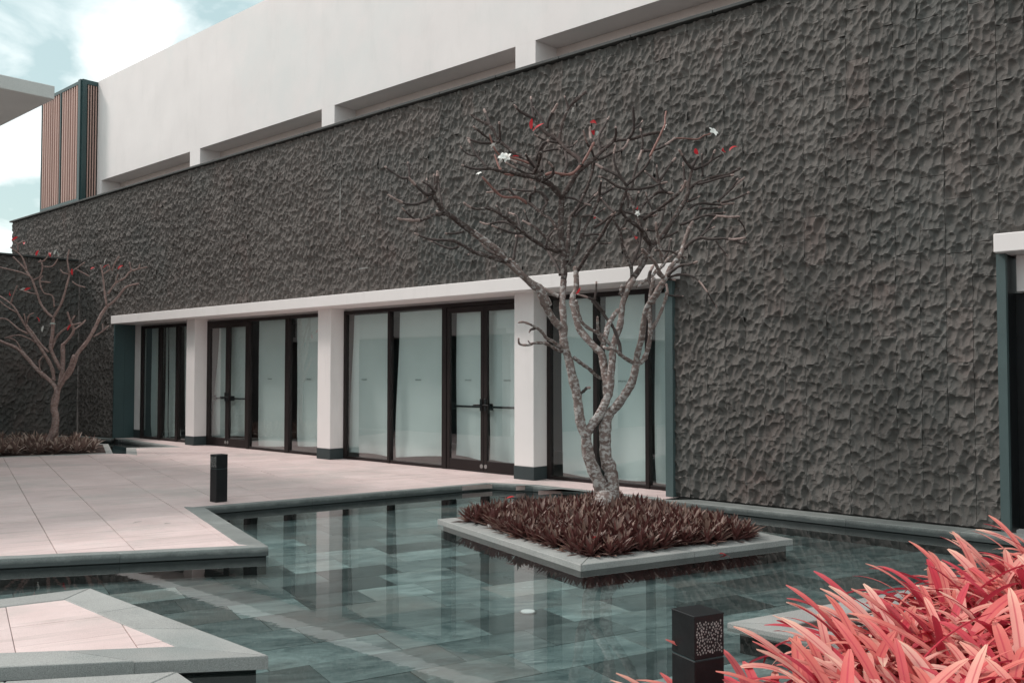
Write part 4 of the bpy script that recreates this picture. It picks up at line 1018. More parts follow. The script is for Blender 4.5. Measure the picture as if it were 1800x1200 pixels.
('b',[(-6.83,8.27,3.63,0.0118),(-6.76,8.34,3.62,0.0105),(-6.69,8.40,3.57,0.0093),(-6.61,8.48,3.54,0.0079)]),
('b',[(-6.32,8.65,2.50,0.0350),(-6.30,8.74,2.60,0.0347),(-6.27,8.86,2.73,0.0343),(-6.25,8.96,2.86,0.0339),(-6.24,9.06,3.00,0.0336),(-6.24,9.11,3.08,0.0333)]),
('b',[(-6.24,9.11,3.08,0.0307),(-6.19,9.21,3.17,0.0298),(-6.15,9.31,3.28,0.0288),(-6.12,9.40,3.40,0.0278),(-6.09,9.51,3.55,0.0266),(-6.06,9.59,3.66,0.0257),(-6.05,9.66,3.80,0.0247)]),
('b',[(-6.05,9.66,3.81,0.0219),(-6.07,9.70,3.89,0.0204),(-6.08,9.76,4.01,0.0183),(-6.08,9.80,4.09,0.0166)]),
('b',[(-6.08,9.80,4.09,0.0152),(-6.10,9.69,4.17,0.0138),(-6.11,9.62,4.24,0.0125),(-6.11,9.56,4.29,0.0116)]),
('b',[(-6.08,9.80,4.09,0.0152),(-6.00,9.87,4.12,0.0142),(-5.92,9.94,4.18,0.0131),(-5.90,9.96,4.24,0.0126),(-5.87,9.98,4.32,0.0118)]),
('b',[(-5.91,9.95,4.20,0.0139),(-5.85,10.00,4.24,0.0119),(-5.80,10.05,4.28,0.0104)]),
('b',[(-6.08,9.79,4.10,0.0139),(-6.05,9.81,4.18,0.0124),(-6.02,9.84,4.25,0.0111)]),
('b',[(-5.99,9.89,4.00,0.0118),(-5.99,9.88,4.13,0.0108),(-5.99,9.87,4.27,0.0097)]),
('b',[(-6.05,9.67,3.82,0.0178),(-6.00,9.75,3.90,0.0170),(-5.92,9.85,3.95,0.0162),(-5.85,9.95,3.99,0.0154),(-5.76,10.08,4.02,0.0144),(-5.70,10.15,4.07,0.0137),(-5.65,10.19,4.10,0.0132)]),
('b',[(-5.99,9.76,3.89,0.0137),(-5.87,9.81,3.91,0.0125),(-5.75,9.85,3.94,0.0112),(-5.59,9.92,3.97,0.0095)]),
('b',[(-6.06,9.69,3.86,0.0137),(-6.14,9.73,3.89,0.0123),(-6.18,9.72,3.89,0.0111)]),
('b',[(-6.14,9.73,3.89,0.0138),(-6.15,9.73,4.01,0.0121),(-6.16,9.73,4.11,0.0107),(-6.16,9.72,4.17,0.0097)]),
('b',[(-5.78,9.88,3.67,0.0137),(-5.73,9.97,3.76,0.0128),(-5.68,10.09,3.87,0.0117),(-5.61,10.22,3.99,0.0104)]),
('b',[(-5.69,10.07,3.86,0.0117),(-5.66,10.10,3.92,0.0104),(-5.64,10.11,3.96,0.0096)]),
('b',[(-6.06,9.48,3.37,0.0162),(-5.94,9.51,3.40,0.0151),(-5.84,9.54,3.44,0.0141),(-5.73,9.57,3.46,0.0131),(-5.61,9.61,3.44,0.0120),(-5.49,9.65,3.42,0.0109),(-5.39,9.68,3.42,0.0099)]),
('b',[(-6.02,9.61,3.57,0.0136),(-5.99,9.70,3.63,0.0130),(-5.94,9.82,3.66,0.0123),(-5.87,10.00,3.66,0.0112),(-5.72,10.15,3.68,0.0097)]),
('b',[(-5.83,10.04,3.68,0.0125),(-5.76,10.12,3.71,0.0114),(-5.67,10.19,3.75,0.0103),(-5.58,10.27,3.81,0.0090)]),
('b',[(-6.04,9.62,3.67,0.0137),(-6.02,9.74,3.71,0.0116),(-6.01,9.85,3.76,0.0097)]),
('b',[(-5.88,9.53,3.44,0.0161),(-5.89,9.61,3.50,0.0139),(-5.91,9.70,3.60,0.0109)]),
('b',[(-5.90,9.68,3.57,0.0122),(-5.84,9.84,3.59,0.0106),(-5.79,9.99,3.62,0.0090)]),
('b',[(-5.77,9.56,3.46,0.0120),(-5.73,9.69,3.49,0.0107),(-5.67,9.86,3.52,0.0088)]),
('b',[(-6.23,9.13,3.10,0.0294),(-6.23,9.02,3.19,0.0273),(-6.22,8.92,3.27,0.0256),(-6.24,8.78,3.33,0.0234),(-6.25,8.69,3.37,0.0221)]),
('b',[(-6.24,9.07,3.15,0.0239),(-6.33,9.07,3.26,0.0232),(-6.37,9.10,3.38,0.0226),(-6.44,9.11,3.51,0.0219),(-6.49,9.14,3.63,0.0212),(-6.57,9.15,3.76,0.0205)]),
('b',[(-6.25,8.71,3.35,0.0195),(-6.27,8.65,3.41,0.0183),(-6.28,8.60,3.47,0.0173),(-6.23,8.58,3.56,0.0159),(-6.17,8.56,3.67,0.0141)]),
('b',[(-6.17,8.56,3.68,0.0141),(-6.22,8.46,3.70,0.0129),(-6.25,8.37,3.74,0.0118),(-6.28,8.29,3.78,0.0108),(-6.31,8.23,3.79,0.0101)]),
('b',[(-6.17,8.56,3.68,0.0128),(-6.09,8.70,3.69,0.0119),(-6.01,8.84,3.73,0.0109),(-5.96,8.93,3.77,0.0102),(-5.92,9.00,3.79,0.0098)]),
('b',[(-6.17,8.56,3.72,0.0167),(-6.24,8.54,3.82,0.0155),(-6.34,8.50,3.89,0.0143),(-6.43,8.47,3.94,0.0132),(-6.50,8.44,3.99,0.0123)]),
('b',[(-6.17,8.56,3.72,0.0141),(-6.05,8.59,3.81,0.0129),(-5.94,8.61,3.91,0.0117),(-5.87,8.61,4.00,0.0107)]),
('b',[(-6.14,8.62,3.69,0.0141),(-6.15,8.67,3.83,0.0132),(-6.14,8.73,3.99,0.0122),(-6.13,8.81,4.16,0.0111)]),
('b',[(-6.13,8.81,4.16,0.0117),(-6.12,8.81,4.26,0.0106),(-6.14,8.80,4.40,0.0091)]),
('b',[(-6.12,8.81,4.15,0.0143),(-6.10,8.92,4.17,0.0137),(-6.06,9.05,4.21,0.0130),(-6.04,9.18,4.28,0.0122),(-6.01,9.31,4.37,0.0114)]),
('s',[(-5.88,8.60,4.01,0.0114),(-5.87,8.67,4.12,0.0107),(-5.85,8.73,4.23,0.0100),(-5.84,8.79,4.33,0.0094),(-5.83,8.83,4.40,0.0090)]),
('s',[(-5.83,8.83,4.40,0.0096),(-5.88,8.91,4.51,0.0086),(-5.90,8.96,4.59,0.0078)]),
('s',[(-6.01,9.31,4.37,0.0080),(-5.94,9.45,4.38,0.0076),(-5.87,9.57,4.38,0.0073),(-5.83,9.65,4.43,0.0070),(-5.78,9.72,4.46,0.0068)]),
('b',[(-6.18,8.55,3.74,0.0115),(-6.23,8.50,3.86,0.0106),(-6.26,8.46,3.97,0.0098),(-6.27,8.46,4.08,0.0091),(-6.25,8.47,4.18,0.0083)]),
('b',[(-5.97,8.92,3.77,0.0130),(-6.05,8.92,3.84,0.0117),(-6.12,8.92,3.90,0.0107),(-6.17,8.93,3.94,0.0099)]),
('b',[(-5.97,8.92,3.80,0.0130),(-5.91,8.97,3.91,0.0116),(-5.87,9.01,4.00,0.0105),(-5.83,9.04,4.06,0.0097)]),
('b',[(-5.98,8.92,3.80,0.0110),(-5.99,8.90,3.91,0.0095),(-5.99,8.90,3.98,0.0084)]),
('b',[(-5.97,8.92,3.79,0.0117),(-5.95,8.94,3.71,0.0107),(-5.92,8.98,3.68,0.0100),(-5.86,9.03,3.66,0.0091)]),
('b',[(-6.18,8.78,3.42,0.0182),(-6.15,8.86,3.54,0.0169),(-6.10,8.96,3.64,0.0155),(-6.05,9.04,3.70,0.0146),(-5.97,9.17,3.69,0.0132)]),
('b',[(-6.05,9.03,3.69,0.0118),(-6.09,9.10,3.79,0.0101),(-6.13,9.16,3.88,0.0087)]),
('b',[(-6.11,8.81,3.36,0.0182),(-5.96,8.80,3.43,0.0168),(-5.81,8.80,3.50,0.0155),(-5.67,8.79,3.57,0.0142),(-5.57,8.77,3.63,0.0132),(-5.51,8.74,3.70,0.0124)]),
('b',[(-5.92,8.80,3.44,0.0128),(-5.92,8.92,3.47,0.0106),(-5.94,8.98,3.52,0.0091)]),
('b',[(-6.19,8.98,3.27,0.0132),(-6.13,9.09,3.27,0.0122),(-6.11,9.15,3.35,0.0114),(-6.11,9.21,3.48,0.0102),(-6.11,9.25,3.57,0.0094)]),
('b',[(-5.64,8.49,2.80,0.0172),(-5.61,8.40,2.90,0.0154),(-5.58,8.30,3.03,0.0133),(-5.54,8.22,3.13,0.0116),(-5.52,8.18,3.18,0.0107)]),
('b',[(-6.18,9.25,3.20,0.0134),(-6.15,9.36,3.23,0.0118),(-6.11,9.51,3.30,0.0095)]),
('b',[(-5.61,8.22,2.34,0.0300),(-5.59,8.29,2.44,0.0291),(-5.57,8.36,2.55,0.0282),(-5.55,8.41,2.63,0.0275),(-5.54,8.47,2.73,0.0268)]),
('b',[(-5.54,8.47,2.73,0.0256),(-5.52,8.57,2.83,0.0242),(-5.51,8.66,2.93,0.0229),(-5.52,8.73,3.05,0.0215),(-5.52,8.80,3.17,0.0201),(-5.51,8.88,3.27,0.0188)]),
('b',[(-5.49,8.68,2.95,0.0160),(-5.42,8.69,3.02,0.0151),(-5.31,8.72,3.06,0.0140),(-5.20,8.75,3.04,0.0129),(-5.08,8.79,3.04,0.0117),(-4.97,8.82,3.02,0.0107),(-4.86,8.85,3.03,0.0096)]),
('b',[(-5.31,8.72,3.07,0.0134),(-5.29,8.82,3.17,0.0118),(-5.28,8.90,3.26,0.0103),(-5.26,8.96,3.31,0.0093)]),
('b',[(-4.97,8.82,3.02,0.0096),(-4.92,8.87,2.98,0.0082),(-4.88,8.91,2.99,0.0072)]),
('b',[(-5.16,8.77,3.02,0.0073),(-5.13,8.80,2.96,0.0065),(-5.07,8.86,2.86,0.0055)]),
('b',[(-5.40,9.68,3.39,0.0079),(-5.39,9.79,3.32,0.0066),(-5.41,9.88,3.23,0.0053)]),
('b',[(-5.31,8.73,3.08,0.0092),(-5.26,8.78,3.14,0.0079),(-5.20,8.82,3.18,0.0067)]),
('b',[(-5.55,8.42,2.63,0.0158),(-5.45,8.40,2.70,0.0139),(-5.35,8.39,2.74,0.0124),(-5.24,8.38,2.74,0.0108),(-5.15,8.38,2.76,0.0094)]),
('b',[(-5.52,8.43,2.63,0.0133),(-5.40,8.44,2.65,0.0118),(-5.28,8.46,2.63,0.0102),(-5.18,8.46,2.57,0.0088),(-5.07,8.44,2.45,0.0071)]),
('b',[(-5.07,8.44,2.45,0.0059),(-5.08,8.56,2.36,0.0049),(-5.08,8.65,2.30,0.0042)]),
('b',[(-5.69,8.45,2.70,0.0184),(-5.67,8.53,2.78,0.0171),(-5.64,8.63,2.87,0.0154),(-5.60,8.73,2.94,0.0137)]),
('b',[(-5.56,8.40,2.60,0.0206),(-5.55,8.29,2.68,0.0192),(-5.54,8.18,2.77,0.0176),(-5.54,8.10,2.82,0.0166),(-5.55,7.98,2.88,0.0153)]),
('b',[(-5.69,8.45,2.69,0.0135),(-5.62,8.45,2.63,0.0116),(-5.54,8.45,2.61,0.0099),(-5.47,8.46,2.60,0.0085)]),
('b',[(-6.20,8.80,2.59,0.0208),(-6.17,8.89,2.66,0.0195),(-6.13,9.00,2.73,0.0181),(-6.12,9.07,2.80,0.0171)]),
('b',[(-5.75,8.42,2.56,0.0160),(-5.80,8.45,2.64,0.0147),(-5.81,8.50,2.72,0.0136),(-5.81,8.56,2.79,0.0125)]),
('b',[(-5.63,8.47,2.83,0.0110),(-5.62,8.56,2.92,0.0101),(-5.64,8.63,3.04,0.0090),(-5.64,8.65,3.07,0.0087)]),
('b',[(-5.64,8.34,2.92,0.0109),(-5.59,8.45,2.92,0.0101),(-5.56,8.53,2.92,0.0095),(-5.53,8.59,2.89,0.0089),(-5.49,8.69,2.85,0.0080)]),
('b',[(-6.29,8.83,2.72,0.0223),(-6.28,8.79,2.84,0.0213),(-6.30,8.74,2.95,0.0204),(-6.32,8.68,3.07,0.0193),(-6.31,8.64,3.20,0.0183),(-6.32,8.60,3.27,0.0177),(-6.34,8.55,3.36,0.0168)]),
('b',[(-6.28,8.80,2.84,0.0170),(-6.27,8.86,2.95,0.0159),(-6.26,8.94,3.10,0.0146),(-6.28,8.98,3.24,0.0133)]),
('b',[(-6.26,8.85,2.90,0.0131),(-6.27,8.94,2.96,0.0117),(-6.27,9.04,3.03,0.0100)]),
('b',[(-6.28,8.93,3.12,0.0132),(-6.34,8.94,3.22,0.0118),(-6.43,8.94,3.30,0.0103),(-6.50,8.92,3.30,0.0094)]),
('b',[(-6.51,8.91,3.30,0.0107),(-6.47,8.95,3.37,0.0090),(-6.46,8.95,3.42,0.0080)]),
('b',[(-5.68,8.50,2.26,0.0148),(-5.68,8.56,2.36,0.0133),(-5.68,8.63,2.47,0.0116),(-5.71,8.66,2.58,0.0100)]),
('b',[(-5.68,8.62,2.46,0.0087),(-5.61,8.69,2.45,0.0074),(-5.55,8.74,2.45,0.0062)]),
('b',[(-6.22,8.20,2.27,0.0150),(-6.25,8.08,2.39,0.0125),(-6.28,7.99,2.43,0.0110),(-6.33,7.88,2.46,0.0092)]),
('b',[(-6.25,8.07,2.40,0.0111),(-6.23,8.07,2.50,0.0099),(-6.23,8.08,2.60,0.0087)]),
('b',[(-6.30,8.67,2.48,0.0208),(-6.32,8.65,2.55,0.0179),(-6.31,8.66,2.60,0.0156)]),
('b',[(-6.46,9.13,3.56,0.0108),(-6.45,9.14,3.68,0.0097),(-6.42,9.16,3.77,0.0088)]),
('b',[(-5.98,8.79,3.46,0.0096),(-6.02,8.76,3.56,0.0086),(-6.03,8.74,3.65,0.0077)]),
('b',[(-6.28,8.74,3.50,0.0098),(-6.28,8.74,3.58,0.0089),(-6.29,8.72,3.66,0.0078)])]
TREE_SMALL=[
('t',[(-20.49,7.82,0.18,0.0953),(-20.39,7.90,0.40,0.0912),(-20.36,7.92,0.71,0.0865),(-20.38,7.89,0.89,0.0834),(-20.32,7.93,1.27,0.0774)]),
('b',[(-20.32,7.93,1.23,0.0596),(-20.44,7.87,1.42,0.0568),(-20.66,7.73,1.61,0.0531),(-20.80,7.64,1.76,0.0504),(-21.00,7.52,1.99,0.0466),(-21.18,7.41,2.15,0.0435),(-21.50,7.19,2.30,0.0387)]),
('b',[(-20.31,7.94,1.27,0.0536),(-20.14,7.97,1.46,0.0498),(-19.89,8.01,1.76,0.0440),(-19.74,8.02,1.98,0.0399)]),
('b',[(-20.15,7.97,1.46,0.0546),(-20.00,8.09,1.69,0.0515),(-19.91,8.16,2.02,0.0477),(-19.77,8.28,2.25,0.0446),(-19.65,8.38,2.51,0.0415),(-19.54,8.47,2.81,0.0379),(-19.45,8.55,3.00,0.0356)]),
('b',[(-19.45,8.55,3.00,0.0332),(-19.33,8.72,3.19,0.0293),(-19.24,8.86,3.42,0.0253),(-19.09,9.06,3.50,0.0215)]),
('b',[(-19.45,8.55,3.04,0.0285),(-19.54,8.54,3.38,0.0242),(-19.61,8.53,3.69,0.0204),(-19.67,8.51,3.88,0.0179)]),
('b',[(-19.46,8.58,3.27,0.0238),(-19.38,8.70,3.50,0.0216),(-19.27,8.84,3.61,0.0199),(-19.19,8.95,3.77,0.0182),(-19.00,9.19,3.85,0.0156)]),
('b',[(-19.38,8.70,3.50,0.0191),(-19.34,8.73,3.68,0.0155)]),
('b',[(-19.19,8.95,3.77,0.0191),(-19.22,8.92,3.94,0.0155)]),
('b',[(-19.43,8.64,3.76,0.0179),(-19.37,8.69,3.95,0.0165),(-19.31,8.74,4.06,0.0155)]),
('b',[(-19.61,8.53,3.69,0.0179),(-19.50,8.63,3.80,0.0156),(-19.52,8.60,3.90,0.0143)]),
('b',[(-19.16,8.98,3.77,0.0179),(-19.08,9.05,3.82,0.0158),(-19.06,9.07,3.90,0.0144)]),
('b',[(-19.66,8.38,2.38,0.0214),(-19.54,8.48,2.47,0.0181),(-19.42,8.59,2.61,0.0142)]),
('b',[(-19.52,8.51,2.49,0.0154),(-19.51,8.50,2.64,0.0119)]),
('b',[(-20.26,7.95,1.35,0.0595),(-20.21,7.98,1.65,0.0553),(-20.19,7.98,1.95,0.0512),(-20.18,7.97,2.21,0.0476)]),
('b',[(-20.18,7.97,2.21,0.0357),(-20.07,8.04,2.33,0.0332),(-19.94,8.09,2.51,0.0298),(-19.95,8.02,2.70,0.0266),(-19.94,7.96,2.88,0.0236)]),
('b',[(-19.93,8.03,2.70,0.0177),(-19.88,8.08,2.81,0.0142)]),
('b',[(-19.95,8.08,2.51,0.0213),(-19.92,8.23,2.63,0.0171),(-19.90,8.31,2.73,0.0143)]),
('b',[(-20.35,7.82,2.14,0.0309),(-20.16,7.85,2.40,0.0276),(-19.88,7.96,2.58,0.0242),(-19.59,8.09,2.65,0.0211)]),
('b',[(-20.22,7.96,1.69,0.0500),(-20.29,7.84,1.95,0.0461),(-20.30,7.77,2.17,0.0431),(-20.24,7.78,2.40,0.0402),(-20.16,7.76,2.77,0.0354)]),
('b',[(-20.16,7.76,2.77,0.0331),(-20.29,7.68,2.88,0.0313),(-20.42,7.60,3.07,0.0290),(-20.53,7.55,3.34,0.0262),(-20.62,7.50,3.57,0.0238)]),
('b',[(-20.62,7.50,3.57,0.0238),(-20.80,7.42,3.80,0.0202),(-20.92,7.36,3.92,0.0181),(-21.06,7.28,4.06,0.0156)]),
('b',[(-20.61,7.52,3.57,0.0190),(-20.51,7.61,3.64,0.0176),(-20.46,7.64,3.83,0.0157),(-20.49,7.61,3.98,0.0143)]),
('b',[(-20.75,7.44,3.76,0.0239),(-20.83,7.36,4.06,0.0195),(-20.99,7.20,4.25,0.0155)]),
('b',[(-20.88,7.30,4.18,0.0167),(-20.89,7.29,4.33,0.0148),(-20.97,7.21,4.40,0.0131)]),
('b',[(-20.89,7.29,4.31,0.0167),(-20.78,7.39,4.39,0.0131)]),
('b',[(-20.52,7.58,3.94,0.0190),(-20.42,7.67,3.98,0.0170),(-20.34,7.73,4.13,0.0143)]),
('b',[(-20.45,7.65,3.85,0.0178),(-20.31,7.78,3.85,0.0155),(-20.22,7.85,4.00,0.0131)]),
('b',[(-20.16,7.76,2.77,0.0307),(-20.04,7.87,3.07,0.0282),(-19.95,7.93,3.40,0.0256),(-19.90,7.97,3.67,0.0236)]),
('b',[(-19.90,7.97,3.67,0.0213),(-19.92,7.93,3.96,0.0178),(-19.89,7.95,4.17,0.0154)]),
('b',[(-19.90,7.96,3.70,0.0189),(-19.80,8.05,3.78,0.0170),(-19.66,8.17,3.91,0.0142)]),
('b',[(-19.80,8.05,3.78,0.0177),(-19.69,8.15,3.70,0.0152),(-19.60,8.25,3.63,0.0130)]),
('b',[(-19.91,7.95,3.67,0.0177),(-19.99,7.88,3.70,0.0149),(-20.03,7.84,3.76,0.0130)]),
('b',[(-20.15,7.77,2.99,0.0189),(-20.17,7.74,3.22,0.0175),(-20.30,7.61,3.29,0.0163),(-20.35,7.55,3.52,0.0149),(-20.31,7.59,3.63,0.0142)]),
('b',[(-20.35,7.55,3.52,0.0177),(-20.19,7.70,3.50,0.0130)]),
('b',[(-19.86,8.01,3.52,0.0165),(-19.78,8.09,3.44,0.0149),(-19.67,8.19,3.40,0.0130)]),
('b',[(-20.41,7.89,1.46,0.0478),(-20.46,7.87,1.72,0.0448),(-20.60,7.78,1.99,0.0414),(-20.78,7.66,2.29,0.0374),(-20.96,7.54,2.56,0.0337)]),
('b',[(-20.96,7.54,2.56,0.0313),(-21.12,7.44,2.83,0.0269),(-21.27,7.35,3.06,0.0229),(-21.52,7.18,3.26,0.0182)]),
('b',[(-21.31,7.33,3.10,0.0218),(-21.26,7.36,3.29,0.0180),(-21.20,7.41,3.47,0.0145)]),
('b',[(-21.18,7.40,2.91,0.0193),(-21.32,7.26,3.02,0.0167),(-21.43,7.16,3.14,0.0145)]),
('b',[(-20.93,7.55,2.45,0.0264),(-21.08,7.40,2.56,0.0231),(-21.24,7.24,2.75,0.0190),(-21.36,7.14,2.77,0.0168)]),
('b',[(-20.97,7.54,2.68,0.0181),(-20.94,7.56,2.83,0.0152),(-20.87,7.63,2.89,0.0132)]),
('b',[(-20.98,7.53,2.64,0.0169),(-21.00,7.49,2.87,0.0132)]),
('b',[(-20.78,7.66,2.26,0.0216),(-20.91,7.52,2.37,0.0193),(-21.05,7.39,2.42,0.0172),(-21.25,7.21,2.36,0.0144)]),
('b',[(-21.07,7.48,2.07,0.0193),(-21.15,7.39,2.30,0.0166),(-21.29,7.26,2.37,0.0145)]),
('b',[(-20.35,7.75,2.06,0.0308),(-20.45,7.64,2.21,0.0280),(-20.58,7.51,2.47,0.0237),(-20.66,7.43,2.61,0.0214)]),
('b',[(-20.69,7.71,1.69,0.0216),(-20.69,7.70,1.88,0.0182),(-20.62,7.76,1.99,0.0156)]),
('b',[(-20.48,7.58,3.26,0.0190),(-20.63,7.44,3.30,0.0159),(-20.76,7.31,3.36,0.0131)]),
('b',[(-20.63,7.51,3.61,0.0179),(-20.79,7.35,3.72,0.0162),(-21.12,7.04,3.83,0.0131)])]
def DECO1(LV, LVG, FL):
    K = {"R": LV[0], "G": LVG, "F": FL}
    return [(K[k] if k != "R" else LV[i % 3], p, r, s) for i, (k, p, r, s) in enumerate([
        ('F', (-6.949, 7.363, 3.96), (-0.63, -0.95, 2.5), 1.15),
        ('F', (-6.912, 7.398, 3.949), (-0.83, -1.04, 2.53), 1.15),
        ('F', (-6.959, 7.356, 3.914), (1.0, 0.72, 4.82), 1.15),
        ('F', (-7.025, 7.286, 4.085), (-0.67, 0.09, 1.74), 0.8),
        ('F', (-6.561, 8.103, 4.553), (-0.79, -0.95, 1.35), 0.9),
        ('F', (-5.803, 8.814, 4.36), (1.03, 0.79, 5.08), 0.9),
        ('F', (-5.473, 9.258, 4.332), (0.72, -0.74, 1.95), 1.3),
        ('F', (-7.145, 7.19, 3.778), (0.3, 0.56, 5.38), 0.7),
        ('F', (-5.893, 8.37, 3.347), (0.91, -0.99, 3.82), 0.7),
        ('R', (-6.836, 7.724, 4.296), (0.41, 0.01, 1.12), 1.0),
        ('R', (-6.848, 7.712, 4.319), (-0.06, -0.99, 5.89), 0.8),
        ('R', (-6.366, 8.155, 4.388), (0.88, 0.11, 1.89), 0.9),
        ('R', (-5.494, 8.98, 4.042), (0.98, 0.17, 5.56), 0.9),
        ('R', (-5.287, 9.17, 4.066), (0.84, 0.02, 2.61), 1.1),
        ('R', (-5.239, 9.214, 4.077), (0.24, -0.17, 1.02), 0.8),
        ('R', (-7.009, 7.578, 4.018), (-0.47, 0.75, 0.27), 0.5),
        ('R', (-5.998, 8.54, 3.453), (-1.09, 0.3, 1.77), 0.7),
        ('R', (-6.024, 8.533, 3.095), (0.08, -0.07, 2.16), 0.7),
        ('R', (-6.529, 8.094, 2.493), (1.19, -0.73, 2.6), 0.8),
        ('R', (-6.36, 8.211, 3.334), (-0.71, 0.32, 1.74), 0.6),
        ('R', (-6.346, 8.178, 4.304), (-0.35, 0.59, 2.02), 0.7),
        ('G', (-5.335, 9.124, 4.101), (0.14, 0.97, 0.64), 0.8),
        ('G', (-6.807, 7.752, 4.284), (-1.05, -0.65, 4.82), 0.5),
        ('G', (-6.321, 8.204, 4.245), (0.28, -0.63, 2.09), 0.7)])]
def DECO2(LV, LVG, FL):
    K = {"R": LV[0], "G": LVG, "F": FL}
    return [(K[k] if k != "R" else LV[i % 3], p, r, s) for i, (k, p, r, s) in enumerate([
        ('R', (-20.626, 7.089, 4.357), (-0.77, -0.1, 0.27), 0.9),
        ('R', (-20.423, 7.279, 4.313), (0.47, 0.95, 6.01), 0.9),
        ('R', (-20.06, 7.625, 4.098), (0.56, 1.1, 0.11), 0.9),
        ('R', (-19.386, 8.264, 3.801), (-0.51, 1.12, 4.88), 0.9),
        ('R', (-19.167, 8.464, 3.849), (-0.21, 1.06, 3.91), 0.9),
        ('R', (-19.033, 8.593, 3.756), (0.76, -0.5, 1.21), 0.9),
        ('R', (-19.725, 7.958, 3.637), (-0.13, -0.87, 2.4), 0.9),
        ('R', (-20.667, 7.105, 3.218), (1.11, -0.4, 0.06), 0.9),
        ('R', (-20.258, 7.51, 2.669), (-1.09, -0.79, 4.94), 0.9),
        ('R', (-19.826, 7.918, 2.502), (-0.33, -0.5, 0.61), 0.9),
        ('R', (-20.46, 7.292, 3.326), (1.16, -0.18, 1.31), 0.9),
        ('R', (-20.266, 7.437, 4.042), (-1.06, -1.07, 1.06), 0.9),
        ('G', (-19.234, 8.401, 3.875), (0.42, -0.84, 0.26), 0.9),
        ('G', (-19.993, 7.689, 4.061), (-0.02, -0.6, 6.29), 0.9),
        ('G', (-20.0, 7.751, 2.632), (-0.91, 0.07, 4.87), 0.9),
        ('G', (-20.191, 7.575, 2.594), (-0.22, 1.17, 3.01), 0.9),
        ('G', (-20.515, 7.241, 3.326), (-0.62, -0.21, 0.23), 0.9),
        ('G', (-19.926, 7.753, 4.023), (-0.19, -0.6, 5.6), 0.9)])]
LILIES = [(-1.46, 2.6, 0.97), (-1.57, 2.74, 0.99), (-1.34, 2.76, 0.93), (-1.16, 2.79, 1.16), (-1.73, 2.95, 0.86), (-1.52, 2.93, 0.83), (-1.31, 2.97, 1.1), (-1.13, 2.96, 0.94), (-1.83, 3.16, 0.81), (-1.6, 3.14, 0.88), (-1.34, 3.09, 1.16), (-1.14, 3.13, 1.14), (-0.98, 3.15, 1.12), (-0.77, 3.11, 1.1), (-1.87, 3.27, 0.9), (-1.66, 3.26, 0.81), (-1.53, 3.3, 0.87), (-1.31, 3.29, 1.15), (-1.1, 3.28, 1.14), (-0.86, 3.27, 1.04), (-1.76, 3.45, 0.93), (-1.54, 3.51, 1.02), (-1.37, 3.45, 1.03), (-1.18, 3.5, 1.15), (-1.0, 3.42, 1.04), (-0.81, 3.42, 1.11), (-1.91, 3.69, 0.97), (-1.74, 3.62, 0.99), (-1.48, 3.64, 1.12), (-1.25, 3.65, 1.04), (-1.12, 3.63, 0.97), (-0.86, 3.66, 0.97), (-1.58, 3.85, 0.96), (-1.35, 3.79, 1.08), (-1.14, 3.87, 1.14), (-0.98, 3.85, 1.12), (-1.71, 4.03, 0.95), (-1.46, 4.05, 1.0), (-1.24, 3.96, 1.13), (-1.1, 4.05, 1.03), (-0.83, 3.96, 0.95), (-1.83, 4.17, 0.94), (-1.54, 4.21, 1.15), (-1.36, 4.17, 0.95), (-1.16, 4.14, 1.06), (-0.98, 4.18, 0.95), (-1.73, 4.37, 1.02), (-1.52, 4.33, 1.06), (-1.24, 4.35, 0.97), (-1.1, 4.34, 1.07), (-1.81, 4.59, 1.06), (-1.57, 4.56, 1.08), (-1.35, 4.53, 1.09), (-1.13, 4.51, 1.08), (-0.99, 4.5, 0.94), (-1.69, 4.75, 0.99), (-1.48, 4.76, 1.0), (-1.29, 4.74, 1.13), (-1.11, 4.73, 0.96), (-1.77, 4.91, 1.0), (-1.6, 4.87, 1.13), (-1.36, 4.93, 0.98), (-1.17, 4.87, 1.12), (-1.89, 5.03, 1.02), (-1.73, 5.12, 0.94), (-1.45, 5.12, 1.03), (-1.25, 5.03, 0.97), (-1.13, 5.03, 0.93), (-1.6, 5.26, 1.06), (-1.37, 5.25, 1.0), (-1.22, 5.29, 0.98), (-1.87, 5.84, 1.06), (-1.61, 5.83, 1.04), (-1.36, 5.84, 0.97), (-2.01, 5.97, 1.02), (-1.71, 5.99, 0.93), (-1.53, 5.96, 1.08), (-1.82, 6.21, 1.11), (-1.63, 6.2, 1.16), (-1.36, 6.22, 1.14), (-1.73, 6.38, 1.05), (-1.55, 6.43, 1.11), (-1.9, 6.59, 1.08), (-1.59, 6.64, 1.04), (-1.43, 6.63, 1.04), (-1.77, 6.77, 1.14), (-1.56, 6.87, 1.04), (-1.83, 6.99, 1.09), (-1.63, 7.02, 0.94), (-1.75, 7.19, 0.96), (-1.61, 7.39, 1.11), (-1.8, 7.61, 1.0), (-1.66, 7.89, 0.98), (-1.74, 8.03, 1.08)]

